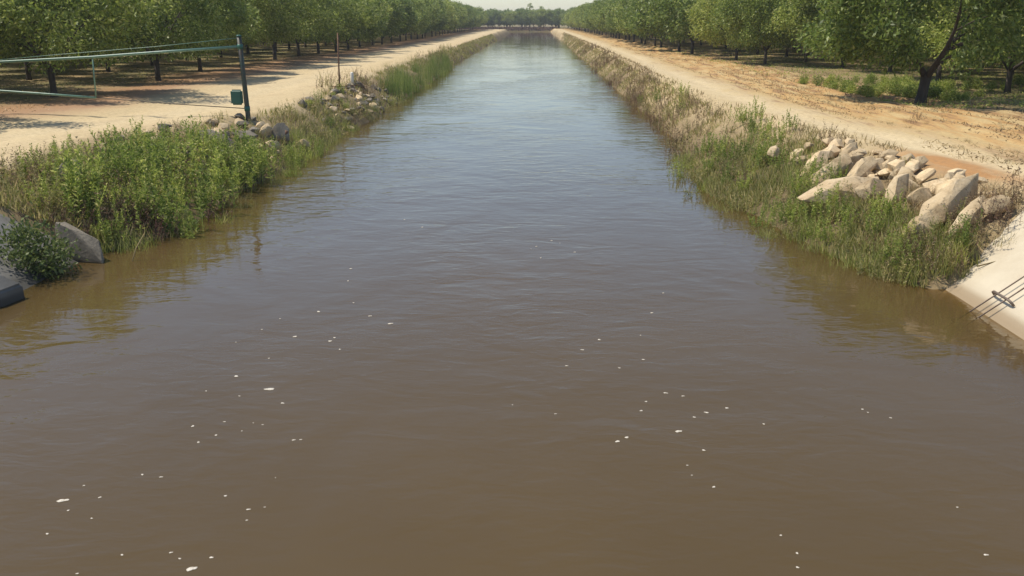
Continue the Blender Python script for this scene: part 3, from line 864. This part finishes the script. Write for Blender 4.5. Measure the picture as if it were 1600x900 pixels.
# low ground cover of mixed blades on both banks and along the tracks
def cover(name, side, n, y0, y1, t0, t1, h, mat, seed, label, pw=1.5):
    rng = np.random.default_rng(seed)
    y = y0 + (y1 - y0) * rng.uniform(0, 1, n) ** pw
    t = rng.uniform(t0, t1, n)
    if side == 0: a, b = np.interp(y, YL, XL), np.interp(y, YCL, XCL)
    else: a, b = np.interp(y, YR, XR), np.interp(y, YCR, XCR)
    x = a + (b - a) * t
    ok = fbm(x * 0.9 + seed, y * 0.9, 3) > 0.42
    x, y = x[ok], y[ok]
    z = land(x, y)[0]
    ok = z > -0.12
    x, y, z = x[ok], y[ok], z[ok]
    m = len(x)
    P = np.stack([x, y, z - 0.02], 1)
    Dn = unit(np.stack([rng.normal(size=m) * .45, rng.normal(size=m) * .45, np.ones(m)], 1))
    sc = 1 + y / 60
    V, Q = leaf_quads(P, Dn, rng.uniform(h[0], h[1], m), 0.018 * sc, rng)
    o = obj(name, mesh_np(name, V, Q, None, mat))
    tag(o, label, 'grass', None, 'stuff')
cover('bank_grass', 0, 26000, 15.3, 200, -0.05, 0.88, (.08, .32), M['olive'], 11, 'low mixed grass and weeds covering the gate-side bank', 1.9)
cover('bank_grass', 1, 14000, 13.4, 24, -0.05, 0.45, (.08, .36), M['olive'], 14, 'low olive grass at the waterline below the pale rubble', 1.0)
cover('bank_grass', 1, 20000, 21.5, 200, -0.05, 0.85, (.06, .28), M['olive'], 12, 'low olive and tan grass covering the rubble-side bank', 1.9)
cover('dry_grass', 1, 9000, 20, 220, 0.5, 1.15, (.06, .25), M['straw'], 13, 'thin straw-coloured grass along the crest of the rubble-side bank', 1.7)

def scatter_tufts(name, n, fx, fy, mat, seed, h, w, label, thr):
    rng = np.random.default_rng(seed)
    x = rng.uniform(*fx, n); y = fy[0] + (fy[1] - fy[0]) * rng.uniform(0, 1, n) ** 1.6
    ok = fbm(x * 1.3 + seed, y * 0.35, 3) > thr
    x, y = x[ok], y[ok]; z = land(x, y)[0]; m = len(x)
    P = np.stack([x, y, z - 0.015], 1)
    Dn = unit(np.stack([rng.normal(size=m), rng.normal(size=m), np.full(m, .55)], 1))
    V, Q = leaf_quads(P, Dn, rng.uniform(*h, m), np.full(m, w), rng)
    tag(obj(name, mesh_np(name, V, Q, None, mat)), label, 'grass', None, 'stuff')
scatter_tufts('dry_grass', 34000, (9.2, 17.5), (17, 110), M['straw'], 31, (.05, .16), .02, 'flattened straw and dry tufts strewn over the raked dirt strip', 0.49)
scatter_tufts('leaf_litter', 14000, (9.4, 17), (17, 80), M['dry'], 32, (.05, .13), .028, 'brown litter lying in lines on the raked dirt strip', 0.52)
scatter_tufts('dry_grass', 12000, (-24, -15.6), (26, 120), M['straw'], 33, (.05, .16), .02, 'straw and dry tufts along the tree line beside the gated road', 0.52)
scatter_tufts('orchard_grass', 16000, (-34, -18.5), (30, 120), M['olive'], 34, (.06, .22), .025, 'thin olive grass on the orchard floor behind the gated road', 0.47)
scatter_tufts('orchard_grass', 18000, (12.5, 26), (30, 100), M['weed'], 35, (.06, .26), .03, 'green grass on the orchard floor behind the raked dirt strip', 0.46)

# scrub on the bank that closes the far end
rng_ = np.random.default_rng(77)
n_ = 5200
sx_ = rng_.uniform(-34, 9, n_); sy_ = rng_.uniform(336.3, 341, n_)
P_ = np.stack([sx_, sy_, land(sx_, sy_)[0] - .05], 1)
D_ = unit(np.stack([rng_.normal(size=n_) * .5, rng_.normal(size=n_) * .5, np.ones(n_)], 1))
V_, Q_ = leaf_quads(P_, D_, rng_.uniform(.3, 1.0, n_), np.full(n_, .22), rng_)
tag(obj('bank_scrub', mesh_np('bank_scrub', V_, Q_, None, M['russet'])), 'dark brown scrub on the bank closing the far end of the canal', 'scrub', None, 'stuff')

# ------------------------------------------------------------------ rubble
def rock_mesh(seed, dims, sub=3, cuts=11):
    rng = np.random.default_rng(seed)
    bm = bmesh.new()
    pts = []
    for _ in range(11 if sub > 2 else 9):          # ragged, slightly lenticular outline
        q = rng.normal(size=3); q /= np.abs(q).max() ** .8 * np.linalg.norm(q) ** .2
        pts.append(q * rng.uniform(.82, 1.05))
    pts += [np.array(q, float) for q in ((1, rng.uniform(-.5, .5), rng.uniform(-.6, .6)), (-1, rng.uniform(-.5, .5), rng.uniform(-.6, .6)), (rng.uniform(-.6, .6), 1, .2), (rng.uniform(-.6, .6), -1, -.2), (.4, .3, 1), (-.4, -.3, 1))]
    for q in pts: bm.verts.new(q * np.array(dims) / 2)
    r_ = bmesh.ops.convex_hull(bm, input=bm.verts[:])
    junk = [e for e in r_['geom_interior'] if isinstance(e, bmesh.types.BMVert)]
    if junk: bmesh.ops.delete(bm, geom=junk, context='VERTS')
    bmesh.ops.dissolve_limit(bm, angle_limit=R(14), verts=bm.verts[:], edges=bm.edges[:])
    bmesh.ops.bevel(bm, geom=bm.edges[:], offset=min(dims) * .035, segments=1, affect='EDGES', clamp_overlap=True)
    bmesh.ops.triangulate(bm, faces=bm.faces[:])
    if sub > 2:
        bmesh.ops.subdivide_edges(bm, edges=bm.edges[:], cuts=2, use_grid_fill=True)
        off = Vector(rng.uniform(-50, 50, 3)); m = min(dims)
        for v in bm.verts:
            nn = mnoise.fractal((v.co + off) * (1.6 / m), 0.8, 2.0, 4)
            v.co += v.co.normalized() * nn * m * 0.05
    me = bpy.data.meshes.new('rubble')
    bm.to_mesh(me); bm.free()
    me.polygons.foreach_set('use_smooth', np.ones(len(me.polygons), dtype=bool))
    me.set_sharp_from_angle(angle=R(16))
    return me
def rock(x, y, dims, rot, lab, mat='rock_pale', seed=0, sink=0.3, group=None, name='rubble_chunk', dz=0.0, sub=3):
    me = rock_mesh(seed, dims, sub)
    me.materials.append(M[mat])
    o = obj(name, me)
    o.location = (x, y, gz(x, y) + dims[2] * (0.5 - sink) + dz)
    o.rotation_euler = rot
    tag(o, lab, 'rock', group)
    return o
RX = [  # x, y, (length, width, height), (rx, ry, rz), label, lift, name
    (6.35, 19.9, (.95, .34, .26), (.15, -.42, .62), 'long tan slab tilted up the bank, first of the rubble beyond the green weeds', .12, 'rubble_chunk'),
    (6.25, 18.6, (1.25, .40, .32), (.2, -.42, .62), 'thick tan slab lying beside the long tilted slab, with a shaded underside', .12, 'rubble_chunk'),
    (6.05, 17.35, (1.5, .7, .36), (.45, -.16, .12), 'broad flat-faced tan block, the widest in the rubble', .12, 'rubble_chunk'),
    (6.75, 18.3, (.85, .34, .26), (.1, -.5, .7), 'narrow pale slab leaning uphill behind the broad flat-faced block', .08, 'rubble_chunk'),
    (7.2, 18.6, (.55, .40, .24), (.2, .1, .2), 'squat pinkish slab at the top of the rubble pile', .05, 'rubble_chunk'),
    (7.35, 17.9, (.50, .36, .26), (-.1, -.2, 1.0), 'angular pale chunk on the upper edge of the rubble pile', .05, 'rubble_chunk'),
    (6.5, 16.9, (.52, .40, .40), (.3, -.5, .4), 'blocky tan rock against the uphill end of the broad block', .05, 'rubble_chunk'),
    (6.75, 16.35, (.85, .34, .30), (.2, -.8, .7), 'steeply tilted tan slab in the middle of the rubble', .08, 'rubble_chunk'),
    (6.95, 15.85, (.40, .34, .32), (.3, .3, 0), 'small cracked brown rock below the steeply tilted slab', .05, 'rubble_chunk'),
    (6.98, 14.75, (1.45, .48, .42), (.15, -.5, .5), 'large smooth pale boulder leaning up the bank beside the concrete slope', .14, 'boulder'),
    (7.0, 14.1, (1.0, .24, .28), (.1, -.62, .62), 'long narrow pale rock lying just below the large smooth boulder', .08, 'rubble_chunk'),
    (7.5, 14.25, (.58, .34, .24), (.1, -.1, .2), 'flat pale block at the upper corner of the concrete slope', .08, 'rubble_chunk'),
    (7.6, 16.3, (.8, .34, .16), (.1, -.2, .3), 'thin flat pale slab on the sand above the large boulder', .04, 'rubble_chunk'),
    (7.95, 16.7, (.34, .26, .18), (0, 0, .8), 'little pale stone above the thin flat slab', .02, 'rubble_stone'),
    (7.1, 21.4, (.40, .28, .22), (0, .1, .4), 'pale stone at the far top of the rubble pile', .06, 'rubble_stone'),
    (6.7, 21.7, (.30, .22, .18), (0, .2, 1.2), 'small white stone among the far weeds by the rubble', .05, 'rubble_stone'),
    (7.1, 19.9, (.48, .32, .24), (.1, -.2, .5), 'low tan stone behind the long tilted slab', .05, 'rubble_stone'),
    (5.8, 21.3, (.34, .26, .26), (.2, -.2, .9), 'white stone half buried in green weeds near the waterline', .2, 'rubble_stone'),
    (7.25, 17.3, (.48, .34, .24), (.1, -.2, 1.5), 'pinkish chunk on the crest behind the steeply tilted slab', .04, 'rubble_chunk'),
    (6.5, 14.5, (.55, .40, .30), (.2, -.4, .3), 'brownish low rock below the large smooth boulder among the weeds', .05, 'rubble_chunk')]
for i, (x, y, dm, rt, lab, lift, nm) in enumerate(RX):
    rock(x, y, tuple(q * (1.12, 1.12, 1.25)[k_] for k_, q in enumerate(dm)), rt, lab, seed=(36 if nm == 'boulder' else i + 1), dz=lift + .03, name=nm)
MEDS = ['wedge-shaped buff chunk', 'flat-topped tan chunk', 'cracked cream chunk', 'pinkish angular chunk', 'narrow buff shard', 'blunt tan lump', 'thin cream flake', 'brown-stained chunk', 'cream cube-like chunk', 'leaning buff shard', 'pale split chunk', 'low tan chunk', 'rough cream lump', 'sharp-edged tan shard']
MEDP = ['above the broad flat-faced block', 'between the thick tan slab and the broad block', 'behind the steeply tilted slab', 'under the squat pinkish slab', 'wedged beside the steeply tilted slab', 'below the thin flat pale slab', 'near the far end of the long tilted slab']
for i in range(28):
    u_ = i / 27.0
    y = 21.2 - 5.6 * u_ + rngP.uniform(-.25, .25); t = rngP.uniform(.45, .95)
    L_ = rngP.uniform(.34, .62)
    rock(bank_pt(1, y, t), y, (L_, L_ * rngP.uniform(.5, .75), L_ * rngP.uniform(.38, .6)), (rngP.uniform(-.3, .3), rngP.uniform(-.6, -.1), rngP.uniform(.2, 1.1)),
         MEDS[i % 14] + ' packed in the pile ' + MEDP[(i + i // 14) % 7], seed=1100 + i, dz=rngP.uniform(.02, .1), name='rubble_chunk')
for i in range(34):
    y = rngP.uniform(15.0, 20.8); t = rngP.uniform(.45, 1.0)
    s = rngP.uniform(.12, .30)
    rock(bank_pt(1, y, t), y, (s * rngP.uniform(1, 1.7), s, s * rngP.uniform(.6, .9)), (rngP.uniform(-.4, .4), rngP.uniform(-.4, .4), rngP.uniform(0, 3)),
         'small broken stone filling gaps between the pale rubble slabs', seed=800 + i, group='small stones among the pale rubble', name='rubble_stone', sub=2)
# gate side
rock(-8.97, 17.0, (.5, .45, .62), (.1, .1, .3), 'rounded grey boulder poking out of the feathery weed thicket', 'rock_grey', 40, .15, name='boulder', dz=.12)
rock(-7.54, 26.7, (.5, .38, .66), (.0, .05, .2), 'upright dark grey block beside the gate post', 'rock_grey', 41, .15, name='rubble_block', dz=.05)
rock(-7.95, 26.5, (.45, .4, .5), (.2, .2, .7), 'pale rounded block touching the upright dark grey block', 'rock_pale', 42, .2, name='rubble_block')
rock(-8.6, 24.2, (1.2, .5, .25), (.2, .2, -.2), 'flat grey slab lying across the bank below the gate', 'rock_grey', 43, .2, dz=.12)
rock(-8.2, 25.3, (.75, .45, .28), (.15, .15, .3), 'cracked grey slab between the flat slab and the upright block', 'rock_grey', 44, .2, dz=.12)
rock(-7.45, 25.5, (.5, .36, .3), (.1, .2, .5), 'pale chunk just below the upright dark grey block', 'rock_pale', 45, .2, dz=.1)
rock(-7.05, 27.3, (.55, .4, .34), (.1, .2, 1.0), 'buff chunk at the waterline past the upright grey block', 'rock_pale', 46, .2)
rock(-8.7, 22.0, (.7, .45, .25), (.2, .2, .1), 'brown-grey slab half hidden by weeds on the bank below the gate', 'rock_grey', 47, .2, dz=.15)
rock(-10.0, 24.2, (.4, .3, .28), (0, .1, .6), 'dark stone on the crest of the bank by the gate shadow', 'rock_grey', 48, .2, name='rubble_stone')
for i in range(44):
    y = rngP.uniform(22.3, 28.0); t = rngP.uniform(.1, .95); s = rngP.uniform(.14, .36)
    rock(bank_pt(0, y, t), y, (s * rngP.uniform(1, 1.6), s, s * rngP.uniform(.6, .9)), (rngP.uniform(-.4, .4), rngP.uniform(-.4, .4), rngP.uniform(0, 3)),
         'small broken stone on the weedy bank below the gate post', rngP.choice(['rock_pale', 'rock_grey', 'rock_pale']), 860 + i, group='small stones below the gate post', name='rubble_stone', sub=2)
for i in range(80):
    y = rngP.uniform(32, 46); t = rngP.uniform(.0, .9); s = rngP.uniform(.16, .42)
    rock(bank_pt(0, y, t), y, (s * rngP.uniform(1, 1.6), s, s * rngP.uniform(.6, .9)), (rngP.uniform(-.4, .4), rngP.uniform(-.4, .4), rngP.uniform(0, 3)),
         'broken stone in the rubble heap below the rusty pole', rngP.choice(['rock_pale', 'rock_grey', 'rock_grey']), 920 + i, group='rubble heap below the rusty pole', name='rubble_stone', sub=2)

# ------------------------------------------------------------------ concrete lining of the canal near the bridge
def lining(name, pts_water, pts_top, mat, lab, thick=0.12):
    """a sloping slab: waterline points and top points (same count) with real thickness, running on under water"""
    bm = bmesh.new()
    top, bot = [], []
    rows = []
    for (xw, yw), (xt, yt, zt) in zip(pts_water, pts_top):
        a = Vector((xw, yw, 0)); b = Vector((xt, yt, zt)); d = (b - a)
        rows.append([a - d * 0.9, a - d * 0.3, a, a + d * 0.33, a + d * 0.66, b])
    nrm = (rows[0][-1] - rows[0][0]).cross(rows[1][0] - rows[0][0]).normalized()
    if nrm.z < 0: nrm = -nrm
    T = [[bm.verts.new(p) for p in r] for r in rows]
    B = [[bm.verts.new(p - nrm * thick) for p in r] for r in rows]
    n, k = len(rows), len(rows[0])
    for i in range(n - 1):
        for j in range(k - 1):
            bm.faces.new((T[i][j], T[i + 1][j], T[i + 1][j + 1], T[i][j + 1]))
            bm.faces.new((B[i][j], B[i][j + 1], B[i + 1][j + 1], B[i + 1][j]))
        bm.faces.new((T[i][0], B[i][0], B[i + 1][0], T[i + 1][0]))
        bm.faces.new((T[i][k - 1], T[i + 1][k - 1], B[i + 1][k - 1], B[i][k - 1]))
    for r_, q in ((0, 1), (n - 1, -1)):
        for j in range(k - 1):
            f = (T[r_][j], T[r_][j + 1], B[r_][j + 1], B[r_][j])
            bm.faces.new(f if q > 0 else f[::-1])
    bmesh.ops.recalc_face_normals(bm, faces=bm.faces)
    me = bpy.data.meshes.new(name); bm.to_mesh(me); bm.free()
    me.materials.append(M[mat])
    o = obj(name, me)
    tag(o, lab, 'concrete')
    return o
ys = [-12, -4, 4, 9, 11, 12.3, 12.9, 13.3]
wob = [0, 0, 0, 0, 0, .0, .0, -.02]
lining('concrete_lining', [(6.45 + w, y) for y, w in zip(ys, wob)], [(8.15, y + (0.95 if y > 13 else (.45 if y > 12.5 else 0)), 1.33) for y in ys], 'conc',
       'bright pale concrete canal lining sloping into the water under the steel ladder')
ys = [-12, -4, 4, 9, 12, 13.6, 14.6, 15.0]
lining('concrete_lining', [(-7.85 if y < 14 else -7.8, y) for y in ys], [(-10.7, y + (.5 if y > 14 else 0), 1.33) for y in ys], 'conc_shaded',
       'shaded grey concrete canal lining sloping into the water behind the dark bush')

# broken slab by the bush, wing wall end
def prism(name, poly, depth_vec, mat, bevel=0.02):
    bm = bmesh.new()
    a = [bm.verts.new(p) for p in poly]
    b = [bm.verts.new(Vector(p) + Vector(depth_vec)) for p in poly]
    bm.faces.new(a); bm.faces.new(b[::-1])
    for i in range(len(poly)):
        j = (i + 1) % len(poly)
        bm.faces.new((a[i], b[i], b[j], a[j]))
    bmesh.ops.recalc_face_normals(bm, faces=bm.faces)
    bmesh.ops.bevel(bm, geom=bm.edges[:], offset=bevel, segments=2, affect='EDGES')
    me = bpy.data.meshes.new(name); bm.to_mesh(me); bm.free()
    me.materials.append(M[mat])
    return obj(name, me)
o = rock(-7.85, 14.85, (1.15, .5, .8), (.25, .55, -.2), 'broken rough grey concrete slab at the waterline beside the dark bush', 'rock_grey', 1317, .3, name='broken_concrete', dz=.12)
o['category'] = 'concrete'
o = prism('wing_wall', [(-7.55, 12.6, -1.2), (-7.62, 12.6, .22), (-8.0, 12.4, .5), (-8.6, 12.1, .62), (-9.6, 11.6, .72), (-9.6, 11.6, -1.2)], (-.1, -.5, 0), 'conc_shaded', .03)
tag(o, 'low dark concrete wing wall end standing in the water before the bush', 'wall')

# steel ladder down the lining
lad = empty('steel_ladder', (6.45, 12.1, 0))
tag(lad, 'rusty steel ladder with bent rungs lying on the pale concrete slope', 'ladder')
sd = Vector((1.70, 0, 1.33)).normalized(); sn = Vector((-1.33, 0, 1.70)).normalized()
def lp(s, y, h): return Vector((0, y, 0)) + sd * s + sn * h
for dy in (-.13, .13):
    obj('rail', MB().tube([lp(-.55, dy, .09), lp(.4, dy, .085), lp(1.2, dy, .085), lp(2.05, dy, .085), lp(2.2, dy, .0)], .011, 7).build('rail', M['steel']), lad)
rung = MB().tube([lp(0, -.27, .02), lp(0, -.26, .075), lp(0, -.2, .105), lp(0, 0, .108), lp(0, .2, .105), lp(0, .26, .075), lp(0, .27, .02)], .019, 8).build('rung', M['steel'])
for s in (-.35, .32, 1.0, 1.68):
    r_ = obj('rung', rung, lad); r_.location = sd * s

# ------------------------------------------------------------------ gate across the road
g = empty('pipe_gate', (-8.72, 27.37, gz(-8.72, 27.37)))
tag(g, 'green triangular pipe gate closing the sandy road, hung on a tall green post', 'gate')
z0 = g.location.z
def gp(x, z): return (x + 8.72, 0, z - z0)
obj('post', MB().tube([gp(-8.70, z0 - .5), gp(-8.70, z0), gp(-8.74, 2.4), gp(-8.78, 3.55)], [.075, .075, .072, .07], 12).build('post', M['post_paint']), g)
obj('post_cap', MB().tube([gp(-8.78, 3.545), gp(-8.78, 3.575), gp(-8.78, 3.59)], [.08, .08, .04], 12).build('post_cap', M['green_dark']), g)
obj('top_bar', MB().tube([gp(-8.82, 3.25), gp(-11.2, 3.09), gp(-13.3, 2.94), gp(-16.2, 2.79), gp(-18.0, 2.68)], .042, 10).build('top_bar', M['green_paint']), g)
obj('bottom_bar', MB().tube([gp(-13.34, 1.74), gp(-14.8, 1.84), gp(-16.3, 1.94), gp(-18.0, 2.06)], .034, 10).build('bottom_bar', M['green_paint']), g)
obj('brace', MB().tube([gp(-13.29, 2.93), gp(-13.34, 1.73)], .022, 8).build('brace', M['green_paint']), g)
obj('end_bar', MB().tube([gp(-18.0, 2.69), gp(-18.0, 2.05)], .034, 8).build('end_bar', M['green_paint']), g)
obj('stay_cable', MB().tube([gp(-8.8, 3.5), gp(-11.3, 3.25), gp(-14.5, 3.0), gp(-16.8, 2.80)], .009, 6).build('stay_cable', M['green_paint']), g)
obj('tie_rod', MB().tube([gp(-8.75, 1.42), gp(-11.0, 1.56), gp(-13.34, 1.74)], .014, 6).build('tie_rod', M['cable']), g)
for z in (3.25, 1.42):
    obj('hinge', MB().tube([gp(-8.74 - (z - 2.4) * .03, z - .07), gp(-8.74 - (z - 2.4) * .03, z + .07)], .088, 12).build('hinge', M['green_dark']), g)
# lock box plate on the post
bm = bmesh.new()
bmesh.ops.create_cube(bm, size=1.0)
bmesh.ops.scale(bm, vec=(.36, .14, .46), verts=bm.verts)
bmesh.ops.bevel(bm, geom=bm.edges[:], offset=.05, segments=3, affect='EDGES')
me = bpy.data.meshes.new('lock_box'); bm.to_mesh(me); bm.free(); me.materials.append(M['green_dark'])
lb = obj('lock_box', me, g); lb.location = (-.27, -.02, 1.76 - z0); lb['label'] = 'dark green box fixed low on the post'

# rusty pole with a stub of wire, white pipe
p = empty('rusty_pole', (-8.3, 38.9, gz(-8.3, 38.9)))
tag(p, 'thin rusty steel pole standing on the road edge above the rubble heap', 'pole')
obj('shaft', MB().tube([(0, 0, -.4), (0.02, 0, 1.0), (.05, 0, 2.5)], [.036, .034, .03], 8).build('shaft', M['rust']), p)
obj('crossbar', MB().tube([(-.42, -.02, .30), (0, 0, .27), (.9, .1, .34)], .02, 6).build('crossbar', M['rust']), p)
w_ = obj('marker_pipe', MB().tube([(0, 0, -.3), (0, 0, .55), (.0, 0, .6)], [.075, .075, .05], 10).build('marker_pipe', M['white_pipe']))
w_.location = (-8.55, 43.0, gz(-8.55, 43.0))
tag(w_, 'short white pipe standing behind the rusty pole', 'pipe')

# dead branch by the gate post, reed stalk by the broken slab
br = MB()
br.tube([(-1.35, .5, .06), (-.8, .3, .05), (-.35, .1, .02), (0, 0, .05), (.2, .05, .18), (.26, .06, .3)], [.02, .03, .04, .06, .075, .05], 7)
br.tube([(-.35, .1, .02), (-.1, .3, .12), (.15, .35, .1)], [.03, .02, .01], 6)
b_ = obj('dead_branch', br.build('dead_branch', M['rust']))
b_.location = (-7.6, 26.6, gz(-7.6, 26.6) + .03)
tag(b_, 'dark dead branch lying on the sand at the foot of the gate post', 'branch')
st = obj('dry_stalk', MB().tube([(0, 0, -.1), (.08, .1, .2), (.22, .22, .46)], [.013, .011, .006], 6).build('dry_stalk', M['straw']))
st.location = (-6.95, 14.7, 0.0)
tag(st, 'single pale dry stalk leaning out of the water beside the broken slab', 'stalk')
tw = MB()
tw.tube([(0, 0, 0), (.35, -.15, .16), (.75, -.3, .2)], [.012, .01, .005], 5)
tw.tube([(.2, -.08, .08), (.5, -.02, .2), (.8, -.08, .25)], [.009, .007, .004], 5)
t_ = obj('dry_twig', tw.build('dry_twig', M['dry'])); t_.location = (6.85, 13.3, .38)
tag(t_, 'forked dry twig reaching over the corner of the pale concrete slope', 'twig')

# ------------------------------------------------------------------ foam flecks drifting on the canal
def foam_mesh(seed):
    rng = np.random.default_rng(seed)
    n = 12; a = np.linspace(0, 2 * math.pi, n, endpoint=False)
    ph = rng.uniform(0, 6.28, 3)
    r = 1 + .22 * np.sin(2 * a + ph[0]) + .16 * np.sin(3 * a + ph[1]) + .1 * np.sin(5 * a + ph[2])
    V = [np.stack([np.cos(a) * r * k, np.sin(a) * r * k, np.full(n, z)], 1) for k, z in ((1, -.05), (.97, .12), (.7, .3))]
    V = np.concatenate(V + [np.array([[0, 0, .36]])])
    Q = [(l * n + i, l * n + (i + 1) % n, (l + 1) * n + (i + 1) % n, (l + 1) * n + i) for l in range(2) for i in range(n)]
    T = [(2 * n + i, 2 * n + (i + 1) % n, 3 * n) for i in range(n)]
    return mesh_np('foam_fleck', V, Q, T, M['foam'], True)
FM = [foam_mesh(i) for i in range(6)]
def foam(x, y, r, asp, rz, lab, group=None, i=0):
    r *= 0.78
    o = obj('foam_fleck', FM[i % 6])
    o.location = (x, y, .003); o.scale = (r * asp, r, r * .35); o.rotation_euler = (0, 0, rz)
    tag(o, lab, 'foam', group)
foam(-2.95, 9.22, .038, 1.8, .35, 'large elongated white foam fleck, farthest out of the three biggest', None, 1)
foam(-4.06, 6.76, .034, 1.6, .3, 'large oval white foam fleck drifting toward the shaded concrete side', None, 2)
foam(-2.57, 5.79, .034, 1.35, .2, 'large lumpy white foam fleck floating beside several tiny ones', None, 3)
FLECKS = [(-3.04,12.01,0.035), (-2.62,12.44,0.025), (-2.27,11.83,0.024), (-1.93,11.51,0.029), (-3.11,10.96,0.023), (-2.61,10.80,0.022), (-2.42,10.50,0.022), (-2.58,10.93,0.018), (-3.51,11.69,0.017), (-3.63,11.23,0.016), (-3.82,10.73,0.013), (-3.23,10.17,0.017), (-3.45,9.59,0.020), (-3.23,9.02,0.019), (-2.70,8.84,0.019), (-3.18,8.36,0.018), (-3.47,8.25,0.018), (-3.16,8.05,0.016), (-3.28,7.89,0.017), (-2.87,8.34,0.014), (-2.76,8.30,0.016), (-2.35,7.96,0.017), (-2.28,7.97,0.014), (-2.93,8.15,0.011), (-3.65,9.15,0.012), (-3.56,7.23,0.021), (-3.37,7.19,0.011), (-4.00,7.02,0.014), (-3.76,6.82,0.015), (-3.93,6.60,0.012), (-3.67,6.48,0.013), (-3.92,6.24,0.016), (-2.40,6.65,0.015), (-2.36,6.48,0.015), (-2.27,6.69,0.011), (-2.67,6.87,0.011), (-3.18,5.96,0.015), (-2.71,5.92,0.015), (-2.47,5.94,0.015), (-2.81,6.00,0.010), (-3.41,5.71,0.011), (-2.32,7.20,0.010), (0.90,10.93,0.025), (0.66,10.55,0.020), (0.44,10.00,0.017), (1.73,12.06,0.022), (2.03,13.03,0.024), (1.46,11.11,0.014), (1.39,10.23,0.017), (1.07,9.95,0.017), (1.52,9.21,0.027), (1.70,9.13,0.023), (1.19,8.73,0.015), (1.27,8.97,0.015), (1.73,8.58,0.018), (1.88,8.70,0.021), (2.12,8.82,0.021), (1.51,8.24,0.025), (0.87,8.00,0.023), (0.97,8.09,0.018), (1.69,7.83,0.019), (2.42,8.43,0.018), (1.48,7.52,0.012), (1.49,7.33,0.013), (1.65,7.12,0.016), (3.57,8.82,0.015), (3.60,8.74,0.013), (3.79,8.61,0.024), (3.67,6.82,0.018), (3.57,6.11,0.016), (2.04,6.35,0.015), (2.10,6.10,0.014), (2.05,5.91,0.017), (-0.19,8.85,0.015), (0.27,8.63,0.013), (0.10,15.92,0.029), (0.39,16.38,0.023), (0.17,15.09,0.024), (0.00,15.73,0.019), (0.79,15.51,0.022), (0.54,16.18,0.016), (-2.66,18.17,0.025), (-2.20,17.46,0.021), (-3.03,14.31,0.020), (-2.93,13.58,0.017)]
for i, (x, y, r) in enumerate(FLECKS):
    foam(x, y, r * rngP.uniform(.65, 1.15), rngP.uniform(0.8, 1.7), rngP.uniform(-.4, .4), 'tiny white foam fleck drifting on the brown water', 'tiny foam flecks on the water', i)

# ------------------------------------------------------------------ the dusty air over the fields
def haze():
    m, nt, out = newmat('haze')
    pv = N(nt, 'ShaderNodeVolumePrincipled', {'Color': (0.93, 0.95, 0.97, 1), 'Density': 0.00045, 'Anisotropy': 0.2})
    nt.links.new(pv.outputs[0], out.inputs['Volume'])
    bm = bmesh.new()
    bmesh.ops.create_cube(bm, size=1.0)
    me = bpy.data.meshes.new('haze'); bm.to_mesh(me); bm.free()
    me.materials.append(m)
    o = obj('haze', me)
    o.scale = (5800, 4400, 18); o.location = (0, 1700, 6.0)
    tag(o, 'thin dusty haze in the air over the canal and orchards', 'haze', None, 'stuff')
haze()
